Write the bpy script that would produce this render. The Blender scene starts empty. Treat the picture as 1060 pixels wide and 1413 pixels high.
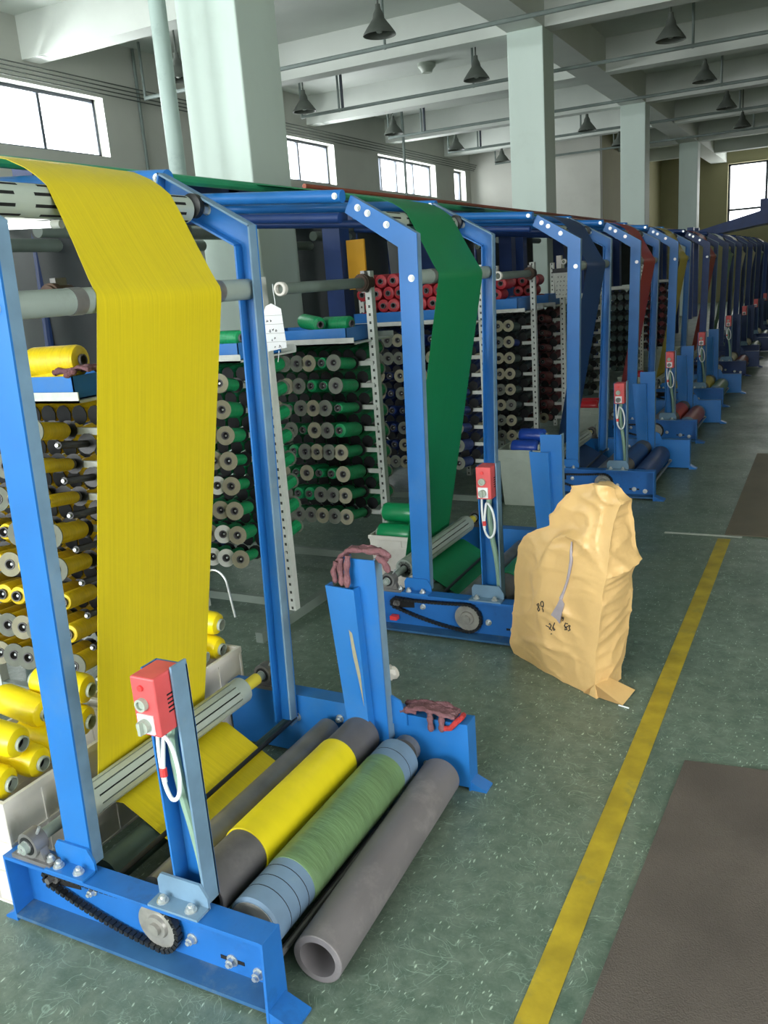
import bpy, bmesh, math, random
from mathutils import Vector, Matrix, noise
random.seed(7)
PI = math.pi
col = bpy.context.scene.collection

# ------------------------------------------------------------------ camera
F_PX, YAW, PITCH, ROLL, EYE = 1187.17, -0.490291, -0.260951, -0.0754397, 1.6
def camera():
    f = Vector((math.sin(YAW)*math.cos(PITCH), math.cos(YAW)*math.cos(PITCH), math.sin(PITCH)))
    r = Vector((math.cos(YAW), -math.sin(YAW), 0)); u = r.cross(f)
    r2 = r*math.cos(ROLL) + u*math.sin(ROLL); u2 = u*math.cos(ROLL) - r*math.sin(ROLL)
    cam = bpy.data.cameras.new('camera'); cam.sensor_fit = 'VERTICAL'; cam.sensor_height = 24
    cam.lens = F_PX/1413*24; cam.clip_start = .05; cam.clip_end = 200
    o = bpy.data.objects.new('camera', cam); col.objects.link(o)
    m = Matrix((r2, u2, -f)).transposed().to_4x4(); m.translation = (0, 0, EYE); o.matrix_world = m
    bpy.context.scene.camera = o
camera()

# ------------------------------------------------------------------ materials
def s2l(c):
    return tuple(((v/255)/12.92 if v/255 <= .04045 else ((v/255+.055)/1.055)**2.4) for v in c)
def mat(name, rgb, rough=.5, metal=0., var=.12, scale=6., bump=0., bscale=60., spec=.5, dirt=None, dirt_amt=.0, stretch=(1, 1, 1), sheen=0.):
    m = bpy.data.materials.new(name); m.use_nodes = True; nt = m.node_tree; N = nt.nodes; L = nt.links
    b = N['Principled BSDF']; c = s2l(rgb)
    b.inputs['Roughness'].default_value = rough; b.inputs['Metallic'].default_value = metal
    b.inputs['Specular IOR Level'].default_value = spec
    if sheen: b.inputs['Sheen Weight'].default_value = sheen
    tc = N.new('ShaderNodeTexCoord'); mp = N.new('ShaderNodeMapping'); mp.inputs['Scale'].default_value = stretch
    L.new(tc.outputs['Object'], mp.inputs['Vector'])
    n = N.new('ShaderNodeTexNoise'); n.inputs['Scale'].default_value = scale; n.inputs['Detail'].default_value = 5
    L.new(mp.outputs['Vector'], n.inputs['Vector'])
    rp = N.new('ShaderNodeValToRGB'); e = rp.color_ramp.elements
    e[0].position = .3; e[1].position = .7
    e[0].color = (*[v*(1-var) for v in c], 1); e[1].color = (*[min(1, v*(1+var)) for v in c], 1)
    L.new(n.outputs['Fac'], rp.inputs['Fac']); out = rp.outputs['Color']
    if dirt:
        n2 = N.new('ShaderNodeTexNoise'); n2.inputs['Scale'].default_value = scale*.7; n2.inputs['Detail'].default_value = 8
        n2.inputs['Roughness'].default_value = .7
        L.new(tc.outputs['Object'], n2.inputs['Vector'])
        r2 = N.new('ShaderNodeValToRGB'); r2.color_ramp.elements[0].position = .55; r2.color_ramp.elements[1].position = .8
        r2.color_ramp.elements[1].color = (dirt_amt,)*3+(1,)
        L.new(n2.outputs['Fac'], r2.inputs['Fac'])
        mx = N.new('ShaderNodeMix'); mx.data_type = 'RGBA'
        L.new(r2.outputs['Color'], mx.inputs[0]); L.new(out, mx.inputs[6]); mx.inputs[7].default_value = (*s2l(dirt), 1)
        out = mx.outputs[2]
    L.new(out, b.inputs['Base Color'])
    if bump:
        n3 = N.new('ShaderNodeTexNoise'); n3.inputs['Scale'].default_value = bscale; n3.inputs['Detail'].default_value = 4
        L.new(mp.outputs['Vector'], n3.inputs['Vector'])
        bp = N.new('ShaderNodeBump'); bp.inputs['Strength'].default_value = bump; bp.inputs['Distance'].default_value = .01
        L.new(n3.outputs['Fac'], bp.inputs['Height']); L.new(bp.outputs['Normal'], b.inputs['Normal'])
    return m
def cloth_mat(name, rgb, var=.075):
    m = mat(name, rgb, .48, var=var, scale=9, stretch=(.6, 26, .3), bump=.12, bscale=22, spec=.35)
    return m
def yarn_mat(name, rgb):
    return mat(name, rgb, .42, var=.14, scale=14, stretch=(1, 9, 1), bump=.35, bscale=40, spec=.5)
M = {}
M['blue'] = mat('blue_enamel', (34, 108, 180), .36, var=.08, dirt=(92, 128, 160), dirt_amt=.4, scale=4)
M['blue_web'] = mat('blue_enamel_greasy', (28, 100, 174), .45, var=.12, dirt=(30, 45, 60), dirt_amt=.75, scale=7)
M['blue_dust'] = mat('dusty_blue_enamel', (104, 134, 158), .55, var=.15, dirt=(150, 155, 150), dirt_amt=.5, scale=12)  # paler grey-blue with random grey patches, on aisle-side flanges and a bracket
M['blue_dirty'] = mat('oil_dusted_blue_enamel', (40, 88, 132), .6, var=.2, dirt=(120, 130, 125), dirt_amt=.8, scale=9)
M['loom_dark'] = mat('dark_loom_guard', (36, 44, 46), .5, var=.2)  # dark colour standing in for shade inside the looms
M['navy'] = mat('dark_blue_enamel', (22, 52, 105), .45, var=.15)  # the looms' own colour; on the far winders it stands for dim light
M['black'] = mat('greasy_black', (22, 24, 26), .45, var=.3, scale=30)
M['void'] = mat('dark_slot', (8, 9, 11), .8)
M['zinc'] = mat('zinc_plated_steel', (200, 205, 205), .32, metal=.7, var=.1, scale=40)
M['steel'] = mat('worn_steel', (168, 166, 160), .38, metal=.5, var=.25, scale=18)
M['dsteel'] = mat('dark_steel', (116, 115, 114), .33, metal=.35, var=.25, scale=10)
M['alu'] = mat('dull_aluminium', (172, 182, 172), .42, metal=.3, var=.15, scale=8, stretch=(1, .3, 1))
M['grey_roller'] = mat('grey_roller_paint', (140, 152, 146), .5, var=.1, scale=7, dirt=(90, 88, 82), dirt_amt=.5)
M['tube_grey'] = mat('grey_green_tube', (112, 124, 116), .5, var=.12)
M['tube_dark'] = mat('dark_green_grey_tube', (70, 88, 80), .5, var=.12)
M['core'] = mat('dark_grey_plastic_core', (88, 86, 88), .55, var=.12, scale=14, dirt=(130, 126, 124), dirt_amt=.4)
M['pipe'] = mat('grey_plastic_pipe', (108, 104, 106), .5, var=.16, scale=9, dirt=(158, 152, 150), dirt_amt=.55, stretch=(1, .4, 1))
M['rubber_blue'] = mat('faded_blue_rubber', (104, 128, 152), .55, var=.12, scale=12, dirt=(140, 160, 150), dirt_amt=.5)
M['film_green'] = mat('green_film_wrap', (98, 126, 86), .4, var=.14, scale=5, stretch=(1, 5, 1), dirt=(132, 152, 132), dirt_amt=.5, bump=.4, bscale=9)
M['film_red'] = mat('red_film_wrap', (130, 62, 60), .45, var=.15)
M['red_box'] = mat('red_switch_box', (205, 82, 84), .45, var=.1, scale=14, dirt=(165, 120, 110), dirt_amt=.4)
M['white_cable'] = mat('white_cable', (225, 230, 232), .45, var=.04)
M['conduit'] = mat('green_grey_hose', (135, 165, 145), .5, var=.1)
M['white_metal'] = mat('white_painted_steel', (196, 200, 194), .5, var=.08, scale=20, dirt=(150, 150, 140), dirt_amt=.4)
M['paper'] = mat('white_paper', (226, 228, 230), .7, var=.04)
M['ink'] = mat('black_ink', (35, 32, 36), .7, var=.05)
M['white_plastic'] = mat('white_plastic_crate', (214, 210, 202), .5, var=.07, scale=12, dirt=(170, 158, 140), dirt_amt=.4)
M['grey_plastic'] = mat('grey_plastic_bin', (160, 170, 158), .5, var=.07, scale=12, dirt=(120, 125, 115), dirt_amt=.35)
M['card'] = mat('grey_card_disc', (150, 146, 124), .75, var=.12, scale=30)
M['card_w'] = mat('white_card_disc', (220, 222, 214), .7, var=.05, scale=30)
M['card_d'] = mat('dull_card_disc', (112, 116, 106), .8, var=.12, scale=30)
M['glove'] = mat('maroon_grey_knit', (116, 78, 84), .9, var=.25, scale=30, bump=.6, bscale=160, dirt=(110, 105, 108), dirt_amt=.7)
M['glove_red'] = mat('red_knit_cuff', (176, 52, 52), .9, var=.2, scale=40, bump=.6, bscale=160)
M['sack'] = mat('tan_woven_sack', (222, 184, 124), .4, var=.07, scale=5, bump=.35, bscale=16, spec=.5, dirt=(198, 152, 98), dirt_amt=.5)
M['sack_tie'] = mat('grey_plastic_tie', (160, 152, 158), .4, var=.12, scale=20)
M['lampshade'] = mat('grey_green_lampshade', (78, 84, 78), .6, var=.15)
M['lamp_in'] = mat('lampshade_inside', (190, 196, 190), .5, var=.05)
M['conduit_grey'] = mat('grey_green_conduit', (108, 120, 116), .5, var=.12)
M['teal'] = mat('teal_pipe_paint', (150, 170, 164), .5, var=.12, scale=7, dirt=(90, 108, 106), dirt_amt=.6, stretch=(1, 1, .25))
M['dark_frame'] = mat('dark_window_frame', (58, 66, 76), .5, var=.05)
M['green_rail'] = mat('green_rail_paint', (40, 140, 98), .45, var=.1)
M['orange_rail'] = mat('rust_orange_rail', (156, 82, 58), .55, var=.15)
M['ochre'] = mat('ochre_panel', (205, 150, 22), .5, var=.08)
M['brown'] = mat('brown_brush', (78, 62, 52), .8, var=.2, scale=40)
M['tape_yellow'] = mat('yellow_tape', (205, 190, 60), .5)
M['red_tape'] = mat('red_tape', (220, 60, 60), .45)
CL = {k: cloth_mat(k+'_woven_cloth', v) for k, v in dict(yellow=(208, 188, 26), green=(14, 122, 74), blue=(26, 60, 108), red=(168, 58, 52), olive=(186, 168, 62), pale=(120, 160, 140), white=(215, 215, 200)).items()}
RL = {k: mat(k+'_wound_cloth', v, .42, var=.05, scale=6, stretch=(1, 4, 1)) for k, v in dict(yellow=(218, 200, 22), green=(14, 122, 74), blue=(26, 66, 122), red=(168, 58, 52), olive=(196, 178, 72), white=(225, 222, 210)).items()}
FATM = {k: mat(k+'_full_bobbin', v, .32, var=.06, scale=5, bump=.06, bscale=60) for k, v in dict(yellow=(236, 212, 20), green=(14, 140, 84), blue=(24, 62, 150), red=(178, 34, 44)).items()}
YN = {k: yarn_mat(k+'_tape_yarn', v) for k, v in dict(yellow=(228, 198, 20), green=(14, 140, 84), blue=(18, 44, 104), red=(158, 28, 38), dark=(44, 62, 58), maroon=(96, 26, 30), white=(215, 212, 200)).items()}

def wall_mat(name, a, b, sc=1.2, rough=.8):
    return mat(name, a, rough, var=.05, scale=sc, dirt=b, dirt_amt=.35, bump=.05, bscale=30)
M['wall'] = wall_mat('grey_white_plaster', (188, 190, 182), (160, 160, 150))
M['ceil'] = wall_mat('white_ceiling_plaster', (200, 206, 200), (178, 184, 178))
M['column'] = mat('pale_green_grey_paint', (194, 210, 202), .6, var=.04, scale=1.5, dirt=(172, 184, 174), dirt_amt=.5, stretch=(1.5, 1.5, .25))
M['wall_olive'] = wall_mat('olive_grey_plaster', (150, 146, 112), (130, 126, 96))

def floor_mat():
    m = bpy.data.materials.new('worn_green_floor_paint'); m.use_nodes = True; nt = m.node_tree; N = nt.nodes; L = nt.links
    b = N['Principled BSDF']; tc = N.new('ShaderNodeTexCoord')
    def noi(s, d=6, r=.6, dist=0.):
        n = N.new('ShaderNodeTexNoise'); n.inputs['Scale'].default_value = s; n.inputs['Detail'].default_value = d
        n.inputs['Roughness'].default_value = r; n.inputs['Distortion'].default_value = dist
        L.new(tc.outputs['Object'], n.inputs['Vector']); return n.outputs['Fac']
    def ramp(x, p0, p1, c0=(0, 0, 0), c1=(1, 1, 1)):
        r = N.new('ShaderNodeValToRGB'); r.color_ramp.elements[0].position = p0; r.color_ramp.elements[1].position = p1
        r.color_ramp.elements[0].color = (*c0, 1); r.color_ramp.elements[1].color = (*c1, 1); L.new(x, r.inputs['Fac']); return r.outputs['Color']
    def mix(f, a, c):
        x = N.new('ShaderNodeMix'); x.data_type = 'RGBA'
        L.new(f, x.inputs[0]); L.new(a, x.inputs[6])
        if isinstance(c, tuple): x.inputs[7].default_value = (*c, 1)
        else: L.new(c, x.inputs[7])
        return x.outputs[2]
    def math_(op, a, v):
        x = N.new('ShaderNodeMath'); x.operation = op; L.new(a, x.inputs[0])
        if isinstance(v, float): x.inputs[1].default_value = v
        else: L.new(v, x.inputs[1])
        return x.outputs[0]
    base = ramp(noi(1.3), .3, .7, s2l((66, 88, 76)), s2l((106, 122, 108)))
    fine = ramp(noi(16, 8, .75), .35, .72, s2l((56, 78, 66)), s2l((142, 154, 140)))
    c = N.new('ShaderNodeMix'); c.data_type = 'RGBA'; c.inputs[0].default_value = .42
    L.new(base, c.inputs[6]); L.new(fine, c.inputs[7]); out = c.outputs[2]
    # thin scratches and hair-line veins in the paint
    nz = N.new('ShaderNodeTexNoise'); nz.inputs['Scale'].default_value = 5; L.new(tc.outputs['Object'], nz.inputs['Vector'])
    vm = N.new('ShaderNodeVectorMath'); vm.operation = 'MULTIPLY_ADD'
    L.new(nz.outputs['Color'], vm.inputs[0]); vm.inputs[1].default_value = (.35, .35, .35); L.new(tc.outputs['Object'], vm.inputs[2])
    for sc, w, amt in ((9, .014, .4), (26, .03, .45), (44, .05, .4)):
        vo = N.new('ShaderNodeTexVoronoi'); vo.feature = 'DISTANCE_TO_EDGE'; vo.inputs['Scale'].default_value = sc
        L.new(vm.outputs[0], vo.inputs['Vector'])
        ln = ramp(vo.outputs['Distance'], 0., w, (1, 1, 1), (0, 0, 0))
        gate = ramp(noi(sc*.6, 3), .5, .62)
        f = math_('MULTIPLY', math_('MULTIPLY', ln, gate), amt)
        out = mix(f, out, s2l((170, 196, 178)))
    vm2 = N.new('ShaderNodeVectorMath'); vm2.operation = 'MULTIPLY_ADD'
    L.new(nz.outputs['Color'], vm2.inputs[0]); vm2.inputs[1].default_value = (.08, .08, .08); L.new(tc.outputs['Object'], vm2.inputs[2])
    # lint flecks: short strokes left on the paint
    for k, (ang, sc) in enumerate(((.5, 46), (2.1, 54), (1.2, 62))):
        mp = N.new('ShaderNodeMapping'); mp.inputs['Rotation'].default_value = (0, 0, ang); mp.inputs['Scale'].default_value = (1, .3, 1)
        L.new(vm2.outputs[0], mp.inputs['Vector'])
        vo = N.new('ShaderNodeTexVoronoi'); vo.inputs['Scale'].default_value = sc; L.new(mp.outputs[0], vo.inputs['Vector'])
        ln = ramp(vo.outputs['Distance'], .07, .13, (1, 1, 1), (0, 0, 0))
        sx = N.new('ShaderNodeSeparateColor'); L.new(vo.outputs['Color'], sx.inputs[0])
        f = math_('MULTIPLY', math_('MULTIPLY', ln, math_('GREATER_THAN', sx.outputs[0], .36)), .75)
        out = mix(f, out, s2l((188, 208, 190)))
    # bare worn cement
    wear = math_('MULTIPLY', ramp(noi(.9, 8, .7, .4), .56, .68), .6)
    out = mix(wear, out, s2l((120, 126, 108)))
    L.new(out, b.inputs['Base Color'])
    rr = ramp(noi(3), .3, .7, (.3,)*3, (.5,)*3); L.new(rr, b.inputs['Roughness'])
    bp = N.new('ShaderNodeBump'); bp.inputs['Strength'].default_value = .12; bp.inputs['Distance'].default_value = .004
    L.new(noi(24, 6), bp.inputs['Height']); L.new(bp.outputs['Normal'], b.inputs['Normal'])
    return m
M['floor'] = floor_mat()
def line_mat():
    m = mat('worn_yellow_floor_paint', (170, 148, 36), .55, var=.25, scale=9, dirt=(96, 112, 80), dirt_amt=.85, bump=.1)
    return m
M['line'] = line_mat()
M['mat'] = mat('dark_brown_rubber_mat', (86, 78, 72), .75, var=.2, scale=4, dirt=(112, 104, 96), dirt_amt=.5, bump=.4, bscale=240)
M['mat2'] = mat('light_brown_floor_mat', (104, 96, 80), .6, var=.15, scale=3, dirt=(128, 118, 100), dirt_amt=.5, bump=.3, bscale=160)

def glass_mat():
    m = bpy.data.materials.new('window_glass'); m.use_nodes = True; N = m.node_tree.nodes; L = m.node_tree.links
    N.remove(N['Principled BSDF']); t = N.new('ShaderNodeBsdfTransparent'); g = N.new('ShaderNodeBsdfGlossy'); g.inputs['Roughness'].default_value = .05
    x = N.new('ShaderNodeMixShader'); x.inputs[0].default_value = .06
    L.new(t.outputs[0], x.inputs[1]); L.new(g.outputs[0], x.inputs[2]); L.new(x.outputs[0], N['Material Output'].inputs[0]); return m
M['glass'] = glass_mat()
def emit_mat(name, rgb, s):
    m = bpy.data.materials.new(name); m.use_nodes = True; b = m.node_tree.nodes['Principled BSDF']
    b.inputs['Emission Color'].default_value = (*s2l(rgb), 1); b.inputs['Emission Strength'].default_value = s; b.inputs['Base Color'].default_value = (.8, .8, .8, 1); return m
M['led'] = emit_mat('lit_tube_lamp', (255, 255, 255), 3.)
def perf_mat():      # white slotted angle: rows of punched holes
    m = mat('white_slotted_angle', (200, 204, 198), .5, var=.08, scale=20)
    nt = m.node_tree; N = nt.nodes; L = nt.links; b = N['Principled BSDF']; src = b.inputs['Base Color'].links[0].from_socket
    tc = N.new('ShaderNodeTexCoord'); sp = N.new('ShaderNodeSeparateXYZ'); L.new(tc.outputs['Object'], sp.inputs[0])
    def mm(op, a, v=None):
        x = N.new('ShaderNodeMath'); x.operation = op; L.new(a, x.inputs[0])
        if v is not None: x.inputs[1].default_value = v
        return x.outputs[0]
    z = mm('ABSOLUTE', mm('SUBTRACT', mm('FRACT', mm('MULTIPLY', sp.outputs['Z'], 24.)), .5))
    x = mm('ABSOLUTE', mm('SUBTRACT', sp.outputs['X'], 0.))
    a1 = mm('LESS_THAN', z, .17); a2 = mm('LESS_THAN', x, .006)
    p = N.new('ShaderNodeMath'); p.operation = 'MULTIPLY'; L.new(a1, p.inputs[0]); L.new(a2, p.inputs[1])
    mx = N.new('ShaderNodeMix'); mx.data_type = 'RGBA'; L.new(p.outputs[0], mx.inputs[0]); L.new(src, mx.inputs[6]); mx.inputs[7].default_value = (.03, .035, .03, 1)
    L.new(mx.outputs[2], b.inputs['Base Color']); return m
M['slotted'] = perf_mat()

# ------------------------------------------------------------------ mesh building
class MB:
    def __init__(s, o=(0, 0, 0)): s.o = Vector(o); s.v = []; s.f = []; s.mi = []
    def add(s, vs, fs, mi=0):
        n = len(s.v); s.v += [Vector(v) - s.o for v in vs]
        for f in fs: s.f.append([i+n for i in f]); s.mi.append(mi)
        return s
    def box(s, x0, x1, y0, y1, z0, z1, mi=0):
        if x0 > x1: x0, x1 = x1, x0
        if y0 > y1: y0, y1 = y1, y0
        if z0 > z1: z0, z1 = z1, z0
        v = [(x, y, z) for z in (z0, z1) for y in (y0, y1) for x in (x0, x1)]
        return s.add(v, [(0, 2, 3, 1), (4, 5, 7, 6), (0, 1, 5, 4), (2, 6, 7, 3), (0, 4, 6, 2), (1, 3, 7, 5)], mi)
    def prism(s, pts, a0, a1, ax='Y', mi=0):
        def P(p, a): return {'Y': (p[0], a, p[1]), 'X': (a, p[0], p[1]), 'Z': (p[0], p[1], a)}[ax]
        n = len(pts); v = [P(p, a0) for p in pts] + [P(p, a1) for p in pts]
        f = [tuple(range(n))[::-1], tuple(range(n, 2*n))] + [(i, (i+1) % n, n+(i+1) % n, n+i) for i in range(n)]
        return s.add(v, f, mi)
    def lathe(s, p, q, prof, n=20, mi=0, closed=False, ph=0.):
        p = Vector(p); q = Vector(q); d = (q-p).normalized(); u = d.orthogonal().normalized(); w = d.cross(u)
        v = []; f = []
        for (t, r) in prof:
            for k in range(n):
                a = 2*PI*k/n+ph; v.append(p + d*t + (u*math.cos(a)+w*math.sin(a))*r)
        m = len(prof)
        for i in range(m if closed else m-1):
            j = (i+1) % m
            for k in range(n): f.append((i*n+k, i*n+(k+1) % n, j*n+(k+1) % n, j*n+k))
        if not closed:
            if prof[0][1] > 0: f.append(tuple(range(n))[::-1])
            if prof[-1][1] > 0: f.append(tuple(range((m-1)*n, m*n)))
        return s.add(v, f, mi)
    def cyl(s, p, q, r, n=16, r2=None, mi=0):
        L = (Vector(q)-Vector(p)).length
        return s.lathe(p, q, [(0, r), (L, r if r2 is None else r2)], n, mi)
    def ring(s, p, q, ro, ri, n=20, mi=0, ch=0.):
        L = (Vector(q)-Vector(p)).length
        return s.lathe(p, q, [(0, ri), (0, ro-ch), (ch, ro), (L-ch, ro), (L, ro-ch), (L, ri)] if ch else [(0, ri), (0, ro), (L, ro), (L, ri)], n, mi, True)
    def tube(s, pts, r, n=8, mi=0, rs=None):
        pts = [Vector(p) for p in pts]; v = []; f = []; u = None
        for i, p in enumerate(pts):
            d = (pts[min(i+1, len(pts)-1)] - pts[max(i-1, 0)]).normalized()
            if u is None: u = d.orthogonal().normalized()
            else: u = (u - d*u.dot(d)); u = u.normalized() if u.length > 1e-6 else d.orthogonal().normalized()
            w = d.cross(u); rr = rs[i] if rs else r
            for k in range(n): a = 2*PI*k/n; v.append(p + (u*math.cos(a)+w*math.sin(a))*rr)
        for i in range(len(pts)-1):
            for k in range(n): f.append((i*n+k, i*n+(k+1) % n, (i+1)*n+(k+1) % n, (i+1)*n+k))
        f.append(tuple(range(n))[::-1]); f.append(tuple(range((len(pts)-1)*n, len(pts)*n)))
        return s.add(v, f, mi)
    def bolt(s, p, d, r=.011, h=.009, mi=0):
        p = Vector(p); d = Vector(d)
        s.cyl(p, p+d*.003, r*1.35, 12, mi=mi); s.cyl(p+d*.003, p+d*(.003+h), r, 6, mi=mi); s.cyl(p+d*(.003+h), p+d*(.003+h*1.6), r*.55, 8, mi=mi)
        return s
    def build(s, name, m, parent=None, smooth=35, loc=None, bevel=0.):
        me = bpy.data.meshes.new(name); me.from_pydata([tuple(v) for v in s.v], [], s.f)
        for x in (m if isinstance(m, (list, tuple)) else [m]): me.materials.append(x)
        me.polygons.foreach_set('material_index', s.mi)
        bm = bmesh.new(); bm.from_mesh(me); bmesh.ops.recalc_face_normals(bm, faces=bm.faces); bm.to_mesh(me); bm.free()
        if smooth:
            me.polygons.foreach_set('use_smooth', [True]*len(me.polygons)); me.set_sharp_from_angle(angle=math.radians(smooth))
        me.update()
        o = bpy.data.objects.new(name, me); col.objects.link(o)
        if parent: o.parent = parent
        o.location = s.o if (loc is None and not parent) else (loc or (0, 0, 0))
        if bevel:
            b = o.modifiers.new('bevel', 'BEVEL'); b.width = bevel; b.segments = 2; b.limit_method = 'ANGLE'
        return o
def tag(o, label, cat, group=None):
    o['label'] = label; o['category'] = cat
    if group: o['group'] = group
    return o
def thing(name, loc, label, cat, group=None, rot=(0, 0, 0)):
    o = bpy.data.objects.new(name, None); o.empty_display_size = .1; col.objects.link(o); o.location = loc; o.rotation_euler = rot
    return tag(o, label, cat, group)
def struct(o):
    o['kind'] = 'structure'; return o
def soft(pts, n=5):
    P = [Vector(p) for p in pts]; out = []
    for i in range(len(P)-1):
        a, b, c, d = P[max(i-1, 0)], P[i], P[i+1], P[min(i+2, len(P)-1)]
        for k in range(n):
            t = k/n; out.append(.5*((2*b)+(c-a)*t+(2*a-5*b+4*c-d)*t*t+(3*b-a-3*c+d)*t**3))
    return out+[P[-1]]
ORD = ['first', 'second', 'third', 'fourth', 'fifth', 'sixth', 'seventh', 'eighth', 'ninth', 'tenth', 'eleventh', 'twelfth', 'thirteenth']

# ------------------------------------------------------------------ the hall
XW, XR, YN_, YE, ZS, ZB = -9.6, 3.6, -6.0, 34.0, 5.24, 4.72
struct(MB().box(XW-.3, XR+.3, YN_-.3, YE+.3, -.1, 0).build('floor', M['floor'], smooth=0))
struct(MB().box(XW-.3, XR+.3, YN_-.3, YE+.3, ZS, ZS+.2).build('ceiling', M['ceil'], smooth=0))
def holed(name, m, ax, a0, a1, t0, t1, holes, ztop=ZS):
    b = MB()
    def bx(u0, u1, z0, z1):
        if ax == 'Y': b.box(t0, t1, u0, u1, z0, z1)
        else: b.box(u0, u1, t0, t1, z0, z1)
    u = a0
    for (h0, h1, z0, z1) in holes:
        bx(u, h0, 0, ztop); bx(h0, h1, 0, z0); bx(h0, h1, z1, ztop); u = h1
    bx(u, a1, 0, ztop)
    return struct(b.build(name, m, smooth=0))
WZ0, WZ1 = 3.65, 4.45
WIN = [(-4.6, -1.6, [-3.6, -2.6]), (.6, 3.7, [1.6, 2.65]), (7.15, 10.32, [8.2, 9.28]), (13.7, 16.98, [14.75, 15.82]), (19.0, 22.3, [19.45, 20.29, 21.26]), (23.58, 24.42, [23.95])]  # first two continue the row out of view, added for light from the left
holed('wall_left', M['wall'], 'Y', YN_-.3, YE+.3, XW-.3, XW, [(a, b, WZ0, WZ1) for a, b, _ in WIN])
wn = 0
for a, b, mul in WIN:
    wn += 1
    root = struct(MB((XW-.2, (a+b)/2, WZ0)).box(XW-.24, XW-.17, a, b, WZ0, WZ0+.05).box(XW-.24, XW-.17, a, b, WZ1-.05, WZ1)
                  .box(XW-.24, XW-.17, a, a+.05, WZ0, WZ1).box(XW-.24, XW-.17, b-.05, b, WZ0, WZ1).build('window_%d' % wn, M['dark_frame'], smooth=0))
    mb = MB((XW-.2, (a+b)/2, WZ0))
    for y in mul: mb.box(XW-.235, XW-.175, y-.025, y+.025, WZ0+.05, WZ1-.05)
    mb.build('mullion', M['dark_frame'], root, smooth=0)
    MB((XW-.2, (a+b)/2, WZ0)).box(XW-.21, XW-.205, a+.05, b-.05, WZ0+.05, WZ1-.05).build('pane', M['glass'], root, smooth=0)
ADDED_DOOR = (-2.4, 1.6, 0, 2.9)  # unseen doorway, added to light the aisle-facing sides
holed('wall_right', M['wall_olive'], 'Y', YN_-.3, YE+.3, XR, XR+.3, [ADDED_DOOR])
struct(MB((XR, -.4, 0)).box(XR-.03, XR+.1, ADDED_DOOR[0]-.1, ADDED_DOOR[0], 0, 3.0).box(XR-.03, XR+.1, ADDED_DOOR[1], ADDED_DOOR[1]+.1, 0, 3.0).box(XR-.03, XR+.1, ADDED_DOOR[0], ADDED_DOOR[1], 2.9, 3.0).build('door_1', M['white_metal'], smooth=0))
NW = [(-8.6, -5.0, .9, 4.3), (-4.0, -.4, .9, 4.3)]  # unseen windows added behind the camera to light the front faces
holed('wall_near', M['wall'], 'X', XW, XR, YN_-.3, YN_, NW)
for a, b, z0, z1 in NW:
    wn += 1; o = (0, YN_-.2, z0); c = (a+b)/2
    root = struct(MB(o).box(a, b, YN_-.23, YN_-.17, z0, z0+.06).box(a, b, YN_-.23, YN_-.17, z1-.06, z1).box(a, a+.06, YN_-.23, YN_-.17, z0, z1).box(b-.06, b, YN_-.23, YN_-.17, z0, z1)
                  .box(c-.03, c+.03, YN_-.23, YN_-.17, z0, z1).build('window_%d' % wn, M['dark_frame'], smooth=0))
    MB(o).box(a, b, YN_-.205, YN_-.2, z0, z1).build('pane', M['glass'], root, smooth=0)
struct(MB().box(XW, -5.87, 24.8, 25.05, 0, ZS).build('wall_far', M['wall'], smooth=0))
struct(MB().box(-5.87-.25, -5.87, 25.05, YE, 0, ZS).build('wall_alcove', M['wall_olive'], smooth=0))
EW = (-3.62, .4, 2.66, 4.66)
holed('wall_end', M['wall_olive'], 'X', XW, XR, YE, YE+.3, [EW])
wn += 1
root = struct(MB((0, YE+.2, 2.66)).box(EW[0], EW[1], YE+.17, YE+.23, 2.66, 2.73).box(EW[0], EW[1], YE+.17, YE+.23, 4.6, 4.66).box(EW[0], EW[0]+.07, YE+.17, YE+.23, 2.66, 4.66)
              .box(EW[1]-.07, EW[1], YE+.17, YE+.23, 2.66, 4.66).box(EW[0], EW[1], YE+.17, YE+.23, 3.1, 3.17).box(-2.42, -2.34, YE+.17, YE+.23, 2.66, 4.66).box(-1.1, -1.02, YE+.17, YE+.23, 2.66, 4.66)
              .build('window_%d' % wn, M['dark_frame'], smooth=0))
MB((0, YE+.2, 2.66)).box(EW[0], EW[1], YE+.195, YE+.2, 2.66, 4.66).build('pane', M['glass'], root, smooth=0)
# columns and beams
for i, y in enumerate((-1.75, 5.31, 12.35, 19.4, 26.95)):
    struct(MB((-3.92, y+.25, 0)).box(-4.17, -3.67, y, y+.5, 0, ZB).build('column_%d' % (i+1), M['column'], smooth=0, bevel=.012))
for i, x in enumerate((-4.17, 3.1)):
    struct(MB().box(x, x+.5, YN_, YE, ZB, ZS).build('beam_long_%d' % (i+1), M['ceil'], smooth=0))
for i, y in enumerate((-1.6, 1.9, 5.42, 8.95, 12.45, 15.95, 19.45, 22.95, 27.0, 30.5)):
    xl = XW if y < 24.8 else -5.87
    mb = MB()
    mb.box(xl, -4.17, y, y+.3, ZB, ZS).box(-3.67, 3.1, y, y+.3, ZB, ZS)
    struct(mb.build('beam_cross_%d' % (i+1), M['ceil'], smooth=0))
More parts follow.
